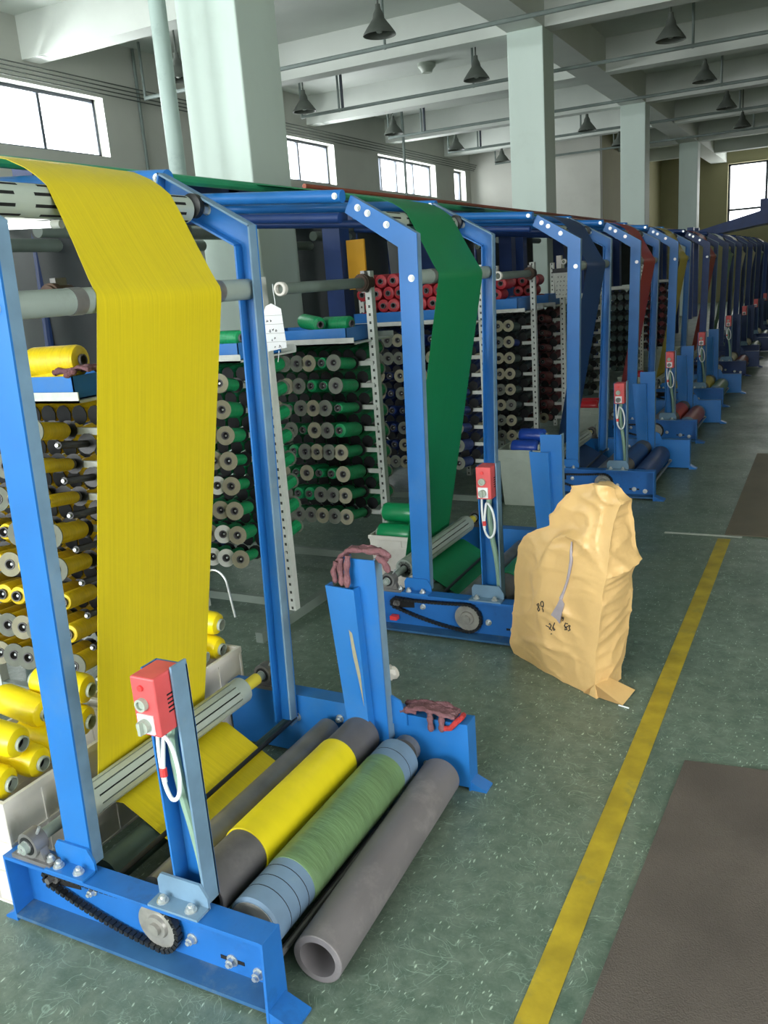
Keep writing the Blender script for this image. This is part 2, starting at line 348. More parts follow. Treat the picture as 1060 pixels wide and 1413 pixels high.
# floor markings and mats
struct(MB((-.51, 2.5, 0)).box(-.548, -.478, .2, 5.16, .0005, .002).build('trim_1', M['line'], smooth=0))
def floor_mat_obj(pts, h, m, label):
    c = (sum(p[0] for p in pts)/4, sum(p[1] for p in pts)/4, 0)
    return tag(MB(c).prism(pts, .001, h, 'Z').build('floor_mat', m, smooth=0, bevel=.002), label, 'mat', 'mats along the aisle')
floor_mat_obj([(-.42, 1.3), (.75, 1.3), (.72, 2.77), (-.365, 2.655)], .007, M['mat'], 'dark brown rubber mat in the bottom right corner, nearest the camera')
floor_mat_obj([(-.52, 5.24), (.7, 5.24), (.7, 7.6), (-.52, 7.6)], .006, M['mat2'], 'lighter brown mat beyond the end of the yellow line')
struct(MB((-.7, 5.22, 0)).box(-.86, -.42, 5.205, 5.235, .0005, .0018).build('trim_2', M['white_metal'], smooth=0))

# ------------------------------------------------------------------ bobbins
BL = .2
def yarn_profile(r, L=BL, ri=.017, full=False):
    c = .012 if not full else .02
    return [(.004, ri), (.004, r-c), (c*.6, r-c*.25), (c*1.4, r), (L*.35, r*1.005), (L*.65, r*1.0), (L-c*1.4, r*.995), (L-c*.6, r-c*.3), (L-.004, r-c), (L-.004, ri)]
_bob = {}
def bobbin_meshes(colr, r, disc):
    k = (colr, round(r, 4), disc)
    if k not in _bob:
        y = MB().lathe((0, 0, 0), (0, BL, 0), yarn_profile(r), 22, closed=True).build('yarn', YN[colr])
        t = MB().ring((0, -.006, 0), (0, BL+.006, 0), .019, .0145, 16).build('tube', M['core'])
        d = None
        if disc: d = MB().ring((0, -.003, 0), (0, .003, 0), .0435, .0165, 24).build('end_disc', M[disc])
        for o in (y, t, d):
            if o: col.objects.unlink(o)
        _bob[k] = (y.data, t.data, d.data if d else None)
    return _bob[k]
def bobbin(p, d, colr, r, disc, label, group, parts=True):
    d = Vector(d).normalized()
    rot = (math.asin(d.z), 0, math.atan2(-d.x, d.y))
    ym, tm, dm = bobbin_meshes(colr, r, disc)
    if not parts:
        o = bpy.data.objects.new('yarn_bobbin', ym); col.objects.link(o); o.location = p; o.rotation_euler = rot
        return tag(o, label, 'bobbin', group)
    o = thing('yarn_bobbin', p, label, 'bobbin', group, rot)
    for nm, me in (('yarn', ym), ('tube', tm), ('end_disc', dm)):
        if me:
            c = bpy.data.objects.new(nm, me); col.objects.link(c); c.parent = o
    return o
ROWZ = [.385+.1185*k for k in range(8)]          # bottom row up
DIR_ANGLED = (-.293, .942, -.161); DIR_STRAIGHT = (0, .992, -.125)

def rack(desc, group, xr, yf, ncol, sp, d, colr, discs, upright_x=None, top=1.66, skip=(), pegs_only=(), parts=True, deep=6, mix=None, rad=(.026, .03, .034, .038), left_up=True, extra_pegs=False, label='white slotted steel creel rack'):
    """one white creel: slotted uprights, top shelf, eight bars with pegs, bobbins on the pegs"""
    yb = yf+.235; ux = upright_x if upright_x is not None else xr+.1; xl = xr-(ncol-1)*sp-.1
    if deep: xl -= .12
    root = thing('creel_rack', ((ux+xl)/2, yb, 0), label, 'rack', 'creel racks behind the winders'); O = root.location
    for x in ((ux, xl) if left_up else (ux,)):
        m = MB((x, yb, 0)).box(x-.019, x+.019, yb-.004, yb, 0, top).box(x+.015, x+.019, yb, yb+.036, 0, top)
        u = m.build('upright', M['slotted'], root, smooth=0, loc=(x-O.x, 0, 0))
    m = MB(O).box(xl, ux, yb-.2, yb+.26, 1.3, 1.308).box(xl, ux, yb-.2, yb-.196, 1.3, 1.335).box(xl, ux, yb+.256, yb+.26, 1.3, 1.335)
    m.build('shelf', M['white_metal'], root, smooth=0)
    MB(O).box(xl, ux, yb+.0, yb+.03, .06, .1).box(ux-.02, ux+.02, yb-.3, yb+.5, .0, .05).build('base_rail', M['tube_grey'], root, smooth=0)
    dd = Vector(d).normalized()
    for ri, z in enumerate(ROWZ):
        zb = z+dd.z*.235/dd.y if dd.y else z
        m = MB(O).box(xl, ux, yb-.012, yb+.0, zb-.012, zb+.012)
        for c in range(ncol):
            x = xr-c*sp; f = Vector((x, yf, z)); b_ = f+dd*(.235/dd.y)
            m.cyl(f+dd*.012, b_, .0125, 8, mi=1); m.cyl(b_-dd*.03, b_-dd*.012, .036, 12, r2=.02, mi=1); m.cyl(f+dd*.004, f+dd*.012, .005, 6, mi=2)
        if extra_pegs:
            f = Vector((xr+sp, yf+.03, z-.05)); b_ = f+dd*(.2/dd.y); m.cyl(f, b_, .0125, 8, mi=1); m.cyl(f-dd*.01, f, .006, 6, mi=2); m.cyl(b_-dd*.03, b_-dd*.012, .036, 12, r2=.02, mi=1)
        m.build('peg_bar', [M['white_metal'], M['black'], M['zinc']], root)
    for ri, z in enumerate(reversed(ROWZ)):
        seen = 0
        for c in range(ncol):
            if (ri, c) in skip or c in pegs_only or not parts: continue
            x = xr-c*sp
            cc = mix(ri, c) if mix else colr
            bobbin((x+random.uniform(-.002, .002), yf, z), dd, cc, random.choice(rad), discs[0] if c == 0 and colr != 'yellow' and random.random() < .8 else random.choice(discs),
                   '%s yarn bobbin, %s row down, %s from right, on %s' % (cc if cc not in ('dark', 'maroon') else {'dark': 'dark green', 'maroon': 'dark red'}[cc], ORD[ri], ORD[seen], desc), group, parts); seen += 1
    if deep:      # bobbins further back on the far face of the rack
        m = MB(O)
        for z in ROWZ:
            for c in range(ncol+3):
                x = xr+.02-c*sp*1.02; p = Vector((x, yb+.03, z+.01)); q = p+Vector((0, .2, .025))
                m.cyl(p, q, .032, 10); m.cyl(p-Vector((0, .004, 0)), p, .035, 10, mi=2); m.cyl(q, q+Vector((0, .004, 0)), .04, 12, mi=1)
                if not parts and c < ncol:
                    p = Vector((xr-c*sp, yf, z)); m.cyl(p, p+dd*.2, .034, 10)
        o = m.build('bobbins_behind', [YN[mix(9, 9) if mix else colr], M['card_d'], M['black']]); o.location = O
        o['kind'] = 'stuff'; tag(o, '%s yarn bobbins crowded on the far side of %s' % (colr if colr not in ('dark', 'maroon') else 'dark', desc), 'bobbins')
    return root
def g_row(c): return '%s bobbins on the creel rack' % c
HID = dict(y={(0, 1), (0, 2), (0, 3), (0, 4), (0, 5), (0, 6), (0, 7), (1, 4), (1, 5), (1, 6), (1, 7), (2, 1), (2, 4), (2, 6), (2, 7), (3, 4), (3, 6), (3, 7), (4, 7), (5, 7), (6, 7), (7, 2)}, g={(0, 1), (0, 2), (0, 3), (1, 1), (1, 2), (1, 3), (2, 2), (2, 3), (3, 3), (4, 3), (5, 3)}, r={(0, 5), (1, 5)}, b={(0, 0), (0, 1), (0, 4), (1, 0), (1, 1), (1, 3), (1, 4), (2, 1), (2, 2), (2, 4), (3, 1), (3, 2), (3, 3), (3, 4), (4, 1), (4, 2), (4, 3), (4, 4), (5, 1), (5, 2), (5, 3), (5, 4), (6, 2), (6, 3), (6, 4), (7, 1), (7, 2), (7, 3), (7, 4)}, d={(0, 2), (2, 2), (3, 2), (4, 2), (5, 2), (6, 2), (7, 2)}, m={(0, 3), (1, 2), (1, 3), (2, 2), (2, 3), (3, 1), (3, 2), (3, 3), (4, 1), (4, 2), (4, 3), (5, 2), (5, 3), (6, 3), (7, 3)}, p1={(0, 1), (0, 4), (0, 6), (0, 7), (1, 3), (1, 6), (2, 4), (2, 7), (3, 3), (3, 4), (3, 6)}, p2={(0, 0), (0, 1), (0, 2), (1, 0), (2, 0)})
rack('yellow rack left of hanging cloth', 'yellow bobbins on the nearest rack', -2.30, 1.93, 8, .075, DIR_ANGLED, 'yellow', ['card_d', 'card', None, 'card_d', None], extra_pegs=True, upright_x=-2.105, rad=(.022, .03, .034, .036), skip=HID['y'], label='white creel rack of yellow bobbins behind the nearest winder post')
rack('green rack behind yellow cloth', 'green bobbins right of the yellow cloth', -2.44, 3.1, 4, .082, DIR_ANGLED, 'green', skip=HID['g'], discs= ['card', 'card', 'card_w', 'card'], upright_x=-2.335,
     label='white creel rack of green bobbins just right of the yellow cloth')
rack('green rack by paper tag', 'green bobbins under the blue tray', -2.30, 3.88, 6, .076, DIR_STRAIGHT, 'green', skip=HID['r'], discs= ['card', None, 'card_d', 'card_d', None], upright_x=-2.19,
     label='white creel rack of green bobbins under the long blue tray')
rack('blue rack behind green cloth', 'blue bobbins behind the green cloth', -2.2, 5.25, 8, .08, DIR_STRAIGHT, 'blue', skip=HID['b'], discs= ['card_d', None, 'card', None], upright_x=-2.09,
     label='white creel rack of navy bobbins behind the green cloth')
rack('rack right of green cloth', 'dark bobbins right of the green cloth', -2.17, 6.25, 4, .082, DIR_STRAIGHT, 'dark', skip=HID['d'], discs= ['card', 'card', 'card_d'], upright_x=-2.05, mix=lambda r, c: 'blue' if r == 1 else 'dark',
     label='white creel rack of dark green bobbins below the first tray of red bobbins')
rack('rack under grid paper', 'dark red bobbins under the grid paper', -2.16, 7.05, 4, .082, DIR_STRAIGHT, 'maroon', skip=HID['m'], discs= [None, 'card', 'card_d'], upright_x=-2.05,
     label='white creel rack of dark red bobbins below the sheet of grid paper')
rack('rack left of red cloth', 'dark bobbins beyond the blue cloth', -2.2, 8.6, 3, .082, DIR_STRAIGHT, 'dark', [None, 'card_d'], upright_x=-2.08, parts=False,
     label='white creel rack of dark bobbins beside the navy cloth')
rack('rack beyond red cloth', 'dark bobbins beyond the red cloth', -2.2, 10.6, 3, .082, DIR_STRAIGHT, 'dark', [None, 'card_d'], upright_x=-2.08, parts=False,
     label='white creel rack of dark bobbins between the red and olive cloths')
rack('rack beyond olive cloth', 'dark bobbins beyond the olive cloth', -2.2, 12.9, 3, .082, DIR_STRAIGHT, 'maroon', [None], upright_x=-2.08, parts=False,
     label='white creel rack of dark red bobbins just past the olive cloth')

# trays on the rack shelves
def tray(x0, x1, y0, y1, z, h, label):
    t = .004
    m = MB(((x0+x1)/2, (y0+y1)/2, z)).box(x0, x1, y0, y1, z, z+t).box(x0, x1, y0, y0+t, z, z+h).box(x0, x1, y1-t, y1, z, z+h).box(x0, x0+t, y0, y1, z, z+h).box(x1-t, x1, y0, y1, z, z+h)
    return tag(m.build('bobbin_tray', M['blue'], smooth=0), label, 'tray', 'blue trays on the rack shelves')
tray(-2.75, -2.135, 1.98, 2.34, 1.3085, .075, 'blue tray of yellow bobbins on the nearest rack shelf')
tray(-2.85, -2.36, 3.16, 3.5, 1.3085, .075, 'blue tray of green bobbins between yellow cloth and tall post')
tray(-2.82, -2.24, 3.93, 4.27, 1.3085, .075, 'long blue tray of green bobbins beside the hanging paper tag')
tray(-2.95, -2.13, 5.3, 5.64, 1.3085, .09, 'blue tray under the red bobbins left of the green cloth')
tray(-2.5, -2.11, 6.3, 6.66, 1.3085, .1, 'blue tray under the red bobbins right of the green cloth')
tray(-2.5, -2.11, 7.1, 7.45, 1.3085, .09, 'blue tray under the red bobbins beside the grid paper')
def lay(p, d, colr, r, label, group, disc=None): return bobbin(p, d, colr, r, disc, label, group)
DX = (-.99, .14, 0)
lay((-2.36, 2.03, 1.425), (.985, .16, .01), 'yellow', .05, 'fat yellow bobbin lying on top of the nearest blue tray', 'yellow bobbins on the tray')
lay((-2.17, 2.04, 1.362), (-1, .02, 0), 'yellow', .045, 'yellow bobbin low in the nearest blue tray, front side', 'yellow bobbins on the tray')
lay((-2.40, 3.25, 1.40), (-1, .1, 0), 'green', .036, 'green bobbin on the tray just right of the yellow cloth', 'green bobbins in the trays')
lay((-2.42, 3.98, 1.405), (-.85, .5, .1), 'green', .04, 'green bobbin leaning out of the long blue tray, left one', 'green bobbins in the trays')
lay((-2.27, 4.05, 1.40), (-.98, .2, .0), 'green', .04, 'green bobbin at the right end of the long blue tray', 'green bobbins in the trays')
def red_pile(x0, x1, y, z, rows, desc, skip=()):
    r = .046; k = 0
    for j in range(rows):
        n = int((x1-x0)/(2*r+.003)) - j % 2
        for i in range(n):
            x = x0+r+(i+.5*(j % 2))*(2*r+.003)
            if (j, i) in skip: continue
            lay((x, y+random.uniform(-.02, .02), z+r+j*r*1.76), (random.uniform(-.12, .12), 1, 0), 'red', r-.001, 'red bobbin in layer %s of the pile, %s from left, %s' % (['one', 'two', 'three', 'four'][j], ORD[i], desc), 'red bobbins '+desc)
red_pile(-2.93, -2.14, 5.33, 1.314, 4, 'left of the green cloth', HID['p1'])
red_pile(-2.48, -2.12, 6.33, 1.314, 3, 'right of the green cloth', HID['p2'])
red_pile(-2.48, -2.12, 7.13, 1.314, 3, 'beside the grid paper')

# ------------------------------------------------------------------ winders
TOPY = {}
def winder(Y0, idx, cloth, roll, wrap, label, det=2, lean=0.):
    O = Vector((-1.45, Y0+.5, 0)); root = thing('fabric_winder', O, label, 'winder', 'blue fabric winders along the aisle')
    mb = lambda: MB(O)
    y = lambda v: Y0+v
    bl = M['blue'] if idx < 5 else M['navy']  # same blue paint on all; far winders darkened to imitate the dim end
    # --- base channels, open sides outward
    nb = mb(); nb.box(-1.885, -1.06, y(.06), y(.0655), .0265, .1905)
    nb.prism([(y(0), .205), (y(.066), .205), (y(.066), .19), (y(0), .195)], -1.885, -1.06, 'X'); nb.prism([(y(0), .012), (y(.066), .012), (y(.066), .027), (y(0), .022)], -1.885, -1.06, 'X', 1)
    nb.box(-1.891, -1.885, y(0), y(.066), .0, .205).prism([(y(-.002), .206), (y(.067), .206), (y(.067), 0), (y(-.012), 0)], -1.06, -1.053, 'X')
    nb.prism([(-1.053, .0), (-1.053, .03), (-.985, .006), (-.985, 0)], y(-.01), y(.06)).prism([(-1.891, .03), (-1.93, .006), (-1.93, 0), (-1.891, 0)], y(0), y(.05))
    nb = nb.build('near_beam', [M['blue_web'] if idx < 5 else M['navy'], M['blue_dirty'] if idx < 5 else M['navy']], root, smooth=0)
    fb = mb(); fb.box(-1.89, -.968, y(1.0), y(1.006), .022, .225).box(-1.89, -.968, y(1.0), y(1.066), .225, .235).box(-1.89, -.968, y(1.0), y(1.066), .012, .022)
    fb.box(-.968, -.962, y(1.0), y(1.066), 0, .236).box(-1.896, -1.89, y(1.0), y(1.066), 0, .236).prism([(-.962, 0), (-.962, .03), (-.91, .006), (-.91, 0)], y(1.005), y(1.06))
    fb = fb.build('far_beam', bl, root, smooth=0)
    if det:
        for k, (x, z, r) in enumerate(((-1.318, .085, .011), (-1.20, .062, .012), (-1.125, .05, .012), (-1.64, .125, .01))):
            mb().bolt((x, y(.06), z), (0, -1, 0), r, .012).build('bolt', M['zinc'], nb)
        for x, z in ((-1.11, .066), (-1.605, .15), (-1.43, .175), (-1.255, .19)):
            mb().bolt((x, y(1.0), z), (0, -1, 0), .011, .012).build('bolt', M['zinc'], fb)
        mb().box(-1.235, -1.165, y(.0585), y(.06), .057, .067).build('slot', M['void'], nb, smooth=0)
        mb().box(-1.25, -1.19, y(.998), y(1.0), .196, .206).cyl((-1.165, y(.996), .12), (-1.165, y(1.0), .12), .028, 16).build('slot', M['void'], fb, smooth=0)
        # drive chain in the recess of the near channel
        sx, sz, bx, bz = -1.775, .135, -1.415, .1; Rb, Rs = .066, .022; yc = y(.045)
        mb().lathe((bx, y(.05), bz), (bx, y(.04), bz), [(0, Rb*.2), (0, Rb*.93), (.004, Rb*.93), (.004, Rb*.5), (.012, Rb*.45), (.012, Rb*.25), (.022, Rb*.25), (.022, 0)], 28).build('sprocket', M['steel'], nb)
        mb().lathe((sx, y(.06), sz), (sx, y(.03), sz), [(0, Rs*.9), (.012, Rs*.9), (.012, Rs*.4), (.03, Rs*.4), (.03, 0)], 16).build('small_sprocket', M['dsteel'], nb)
        mb().prism([(sx-.01, sz-.03), (sx-.01, sz+.03), (sx+.09, sz+.025), (sx+.09, sz-.02)], y(.0585), y(.06)).build('slot', M['void'], nb, smooth=0)
        path = []
        for k in range(13): a = PI/2+PI*k/12; path.append((sx+Rs*math.cos(a), sz+Rs*math.sin(a)))
        for k in range(1, 24): t = k/24; path.append((sx+(bx-sx)*t, sz-Rs+(bz-Rb-sz+Rs)*t-.012*math.sin(PI*t)))
        for k in range(19): a = -PI/2+PI*k/18; path.append((bx+Rb*math.cos(a), bz+Rb*math.sin(a)))
        for k in range(1, 24): t = k/24; path.append((bx+(sx-bx)*t, bz+Rb+(sz+Rs-bz-Rb)*t-.004*math.sin(PI*t)))
        L = 0; ch = mb(); nxt = 0; path.append(path[0])
        for (a, b) in zip(path, path[1:]):
            d = math.hypot(b[0]-a[0], b[1]-a[1])
            while nxt < L+d:
                t = (nxt-L)/d; x = a[0]+(b[0]-a[0])*t; z = a[1]+(b[1]-a[1])*t; ux, uz = (b[0]-a[0])/d, (b[1]-a[1])/d
                big = int(nxt/.0085) % 2
                w = .0062 if big else .0042; h = .006
                q = [(x-ux*h-uz*w, z-uz*h+ux*w), (x+ux*h-uz*w, z+uz*h+ux*w), (x+ux*h+uz*w, z+uz*h-ux*w), (x-ux*h+uz*w, z-uz*h-ux*w)]
                hw = .009 if big else .006
                ch.prism(q, yc-hw, yc+hw); nxt += .0085
            L += d
        ch.build('chain', M['black'], nb, smooth=0)
        if idx == 1: mb().box(-1.80, -1.765, y(.02), y(.05), .055, .075).build('padlock', M['red_tape'], nb, smooth=0)
    # --- bent side frames
    def frame(pts_o, pts_i, yw, yf, name):
        f = mb(); t = .006
        f.prism(pts_o+pts_i[::-1], yw, yw+t*(1 if yf > yw else -1))
        for P, sg in ((pts_o, 1), (pts_i, -1)):
            for A, B in zip(P, P[1:]):
                dx, dz = B[0]-A[0], B[1]-A[1]; l = math.hypot(dx, dz); nx, nz = -dz/l*t*sg, dx/l*t*sg
                f.prism([A, B, (B[0]+nx, B[1]+nz), (A[0]+nx, A[1]+nz)], yw+t*(1 if yf > yw else -1), yf, mi=1 if sg == 1 else 0)
        A, B = pts_o[-1], pts_i[-1]
        f.prism([A, B, (B[0]+t*.87, B[1]-t*.5), (A[0]+t*.87, A[1]-t*.5)], yw+t*(1 if yf > yw else -1), yf)
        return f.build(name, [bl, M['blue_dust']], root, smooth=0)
    k = lean
    o1 = [(-1.595-k, .211), (-1.555, 1.782), (-1.85, 1.962)]; i1 = [(-1.682-k, .211), (-1.644, 1.735), (-1.885, 1.895)]
    sf = frame(o1, i1, y(.05), y(.09), 'side_frame')
    o2 = [(-1.598, .14), (-1.552, 1.79), (-1.87, 1.972)]; i2 = [(-1.668, .14), (-1.615, 1.735), (-1.895, 1.892)]
    sf2 = frame(o2, i2, y(.99), y(.95), 'side_frame')
    if det:
        for (x, z) in ((-1.82, 1.908), (-1.775, 1.882), (-1.69, 1.828), (-1.59, 1.605)):
            mb().bolt((x, y(.05), z), (0, -1, 0), .011, .006).build('bolt', M['zinc'], sf)
        for (x, z) in ((-1.725, 1.85), (-1.80, 1.88)):
            mb().bolt((x, y(.986), z), (0, -1, 0), .012, .02).build('bolt', M['zinc'], sf2)
    # --- angle brackets on the near beam
    for x0, x1 in ((-1.72-k*.6, -1.585-k*.6), (-1.385, -1.235)):
        b = mb().box(x0, x1, y(-.001), y(.045), .205, .211)
        b.prism([(x0, .205), (x1, .205), (x1, .235), (x1-.02, .268), (x0+.012, .268), (x0, .25)], y(.042), y(.049))
        b = b.build('mounting_bracket', M['blue_dust'] if x0 > -1.5 else bl, root, smooth=0)
        if det:
            for x in (x0+.03, x1-.035): mb().bolt((x, y(.02), .211), (0, 0, 1), .011, .009).build('bolt', M['zinc'], b)
    # --- control post, channel open to the front, with switch box and hose
    cp = mb(); cp.box(-1.338, -1.248, y(.096), y(.101), .205, .81).box(-1.338, -1.333, y(.05), y(.1), .205, .81).box(-1.254, -1.248, y(.05), y(.1), .205, .822, 1)
    cp = cp.build('control_post', [bl, M['blue_dust']], root, smooth=0)
    bx = mb().box(-1.325, -1.258, y(.0), y(.09), .675, .815).build('switch_box', M['red_box'], root, smooth=0, bevel=.004)
    mb().box(-1.316, -1.272, y(-.004), y(.0), .682, .727).build('switch_plate', M['paper'], bx, smooth=0)
    mb().cyl((-1.294, y(-.004), .703), (-1.294, y(-.018), .703), .016, 18).box(-1.298, -1.290, y(-.027), y(-.018), .688, .718).build('selector_knob', M['dsteel'] if det < 2 else M['grey_plastic'], bx)
    if det:
        mb().ring((-1.296, y(-.012), .752), (-1.296, y(0), .752), .015, .010, 18).cyl((-1.296, y(-.006), .752), (-1.296, y(0), .752), .0105, 14).build('push_button', M['grey_plastic'], bx)
        mb().cyl((-1.296, y(-.005), .79), (-1.296, y(0), .79), .007, 12).build('push_button', M['red_tape'], bx)
        [mb().box(-1.2585, -1.2575, y(.035), y(.055), zz, zz+.004).build('vent', M['void'], bx, smooth=0) for zz in (.72, .73, .74, .75, .76)]
        mb().tube(soft([(-1.295, y(.085), .67), (-1.30, y(.075), .62), (-1.29, y(.072), .50), (-1.275, y(.074), .40), (-1.268, y(.08), .3), (-1.268, y(.082), .21)]), .0125, 10).build('hose', M['conduit'], root)
        lp = [(-1.325, y(.06), .665), (-1.322, y(.05), .6), (-1.312, y(.042), .53), (-1.29, y(.036), .495), (-1.268, y(.036), .51), (-1.262, y(.04), .56), (-1.275, y(.045), .62), (-1.298, y(.05), .645), (-1.306, y(.05), .62), (-1.312, y(.045), .56), (-1.31, y(.043), .53)]
        cb = mb().tube(soft(lp), .005, 8).build('cable', M['white_cable'], root)
        mb().cyl((-1.3125, y(.0445), .565), (-1.311, y(.043), .545), .0085, 10).build('tape', M['red_tape'], cb)
    # --- far support post: a channel with a plate bolted on its front
    sp = mb(); sp.box(-1.335, -1.222, y(.952), y(.958), .15, .775).box(-1.228, -1.222, y(.958), y(.997), .15, .778, 1).box(-1.335, -1.329, y(.958), y(.997), .15, .775)
    sp.prism([(-1.222, .2), (-1.222, .30), (-1.19, .285), (-1.17, .235), (-1.17, .2)], y(.99), y(.998))
    sp = sp.build('support_post', [bl, M['blue_dust']], root, smooth=0)
    pp = mb().prism([(-1.385, .692), (-1.283, .686), (-1.268, .17), (-1.345, .17)], y(.915), y(.921)).prism([(-1.289, .686), (-1.283, .686), (-1.268, .17), (-1.274, .17)], y(.921), y(.952))
    pp = pp.prism([(-1.385, .692), (-1.379, .692), (-1.339, .17), (-1.345, .17)], y(.921), y(.952)).build('stop_plate', bl, root, smooth=0)
    if idx == 0:
        mb().prism([(-1.312, .55), (-1.302, .54), (-1.284, .4), (-1.281, .29), (-1.292, .38), (-1.305, .46)], y(.9135), y(.915)).build('paint_scrape', M['card'], pp, smooth=0)
    # --- rollers
    def slatted(name, p, q, r, n, m):
        p = Vector(p); q = Vector(q); L = (q-p).length; d = (q-p).normalized(); u = d.orthogonal().normalized(); w = d.cross(u)
        b = mb(); b.cyl(p, q, r*.84, 20, mi=1); b.ring(p, p+d*.05, r, r*.5, 24); b.ring(q-d*.05, q, r, r*.5, 24)
        for j in range(n):
            a = 2*PI*j/n; h = 2*PI/n*.4
            v = []
            for t in (.045, L-.045):
                for (aa, rr) in ((a-h, r*.8), (a-h, r), (a+h, r), (a+h, r*.8)): v.append(p+d*t+(u*math.cos(aa)+w*math.sin(aa))*rr)
            b.add(v, [(0, 1, 2, 3), (7, 6, 5, 4), (0, 4, 5, 1), (1, 5, 6, 2), (2, 6, 7, 3), (3, 7, 4, 0)])
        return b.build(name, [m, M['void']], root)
    tr = mb().cyl((-1.765, y(.11), 1.853), (-1.765, y(.925), 1.853), .04, 36)
    for j in range(9):
        a = 2*PI*(j+.4)/9; rx, rz = math.cos(a), math.sin(a); tx, tz = -rz, rx
        for (ya, yb_) in ((.14, .27), (.33, .46), (.55, .68), (.76, .89)):
            ya += .025*(j % 2); yb_ += .025*(j % 2)
            v = [(-1.765+rx*rr+tx*h, y(yy), 1.853+rz*rr+tz*h) for yy in (ya, yb_) for rr, h in ((.034, -.004), (.0405, -.004), (.0405, .004), (.034, .004))]
            tr.add(v, [(0, 1, 2, 3), (7, 6, 5, 4), (0, 4, 5, 1), (1, 5, 6, 2), (2, 6, 7, 3), (3, 7, 4, 0)], 1)
    tr = tr.build('top_roller', [M['alu'], M['void']], root)
    mb().cyl((-1.765, y(.056), 1.853), (-1.765, y(.11), 1.853), .012, 10).cyl((-1.765, y(.925), 1.853), (-1.765, y(.985), 1.853), .012, 10).build('axle', M['steel'], tr)
    mb().lathe((-1.745, y(.93), 1.862), (-1.745, y(.96), 1.862), [(0, .022), (.005, .036), (.025, .036), (.03, .03)], 20).build('bearing', M['black'], tr)
    mr = mb().cyl((-1.605, y(.056), 1.608), (-1.605, y(.985), 1.608), .031, 24).build('bend_roller', M['grey_roller'], root)
    if det:
        for ya in (.80, .265): mb().ring((-1.605, y(ya), 1.608), (-1.605, y(ya+.037), 1.608), .0325, .03, 24).build('collar', M['dsteel'], mr)
    pA = Vector((-1.79, y(.0), .257)); pB = Vector((-1.735, y(1.03), .292)); dd = (pB-pA).normalized()
    spr = slatted('spreader_roller', pA+dd*.17, pA+dd*.885, .046, 12, M['alu'])
    mb().cyl(pA+dd*-.012, pA+dd*1.04, .016, 14).build('shaft', M['grey_roller'], spr)
    mb().cyl(pA+dd*.89, pA+dd*.97, .021, 14).build('tape_wrap', M['tape_yellow'], spr)
    for c, zb in ((pA+dd*.025, .205), (pA+dd*1.02, .235)):
        b = mb().ring(c-dd*.02, c+dd*.02, .036, .014, 22).box(c.x-.07, c.x+.07, c.y-.02, c.y+.02, zb, zb+.012).prism([(c.x-.045, zb+.01), (c.x+.045, zb+.01), (c.x+.033, c.z-.005), (c.x-.033, c.z-.005)], c.y-.012, c.y+.012)
        b = b.build('bearing_block', M['dsteel'], root)
        if det:
            for s in (-.055, .055): mb().bolt((c.x+s, c.y, zb+.012), (0, 0, 1), .009, .009).build('bolt', M['zinc'], b)
            mb().cyl(c-dd*.022, c-dd*.0195, .026, 18).build('seal', M['black'], b)
            mb().bolt(c-dd*.022, -dd, .013, .008).build('bolt', M['zinc'], b)
            mb().cyl(c+Vector((.02, .0, .03)), c+Vector((.034, 0, .052)), .004, 8).build('grease_nipple', M['zinc'], b)
    mb().cyl((-1.655, y(.12), .128), (-1.655, y(.755), .128), .044, 22).cyl((-1.655, y(.066), .128), (-1.655, y(1.0), .128), .01, 8).build('guide_roller', M['tube_dark'], root)
    mb().cyl((-1.455, y(.1), .147), (-1.455, y(.96), .147), .044, 24).cyl((-1.455, y(.066), .14), (-1.455, y(1.0), .14), .012, 10).build('idler_roller', M['dsteel'], root)
    mb().cyl((-1.555, y(.066), .185), (-1.605, y(1.0), .155), .0075, 10).build('threaded_rod', M['black'], root)
    mb().cyl((-1.11, y(.06), .052), (-1.105, y(1.0), .066), .009, 10).build('tie_rod', M['dsteel'], root)
    dr = mb().lathe((-1.165, y(.11), .132), (-1.165, y(.905), .132), [(0, .055), (.0, .066), (.008, .072), (.787, .072), (.795, .066), (.795, .02)], 32).build('drive_roller', M['rubber_blue'] if wrap != 'navy' else M['navy'], root)
    mb().lathe((-1.165, y(.112), .132), (-1.165, y(.066), .132), [(0, .0635), (.004, .0635), (.004, .012), (.046, .012)], 28).build('end_cap', M['steel'], dr)
    mb().lathe((-1.165, y(.905), .132), (-1.165, y(1.0), .132), [(0, .03), (.03, .03), (.03, .016), (.095, .016)], 16).build('end_cap', M['steel'], dr)
    mb().ring((-1.165, y(.945), .132), (-1.165, y(.975), .132), .045, .015, 22).build('bearing', M['dsteel'], dr)
    if det == 2:
        for yy in (.165, .205, .245, .84): mb().ring((-1.165, y(yy), .132), (-1.165, y(yy+.002), .132), .0724, .071, 32).build('groove', M['void'], dr)
    if wrap == 'green': mb().ring((-1.165, y(.275), .132), (-1.165, y(.80), .132), .0738, .071, 32, ch=.001).build('film_wrap', M['film_green'], dr)
    if wrap == 'red': mb().ring((-1.165, y(.22), .132), (-1.165, y(.82), .132), .0738, .071, 32, ch=.001).build('film_wrap', M['film_red'], dr)
    for yy in (.02, 1.0):      # tie tubes from the arm tips to the loom
        for dz, r in ((0, .027), (-.085, .022)):
            p0 = Vector((-1.872-.02*(dz < 0), y(yy), 1.958+dz)); p1 = Vector((-3.25, y(yy), 2.075+dz))
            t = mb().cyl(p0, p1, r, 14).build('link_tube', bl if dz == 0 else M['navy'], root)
            if det and dz == 0: mb().bolt((-1.895, y(yy)-.026, 1.96), (0, -1, 0), .01, .005).build('bolt', M['zinc'], t)
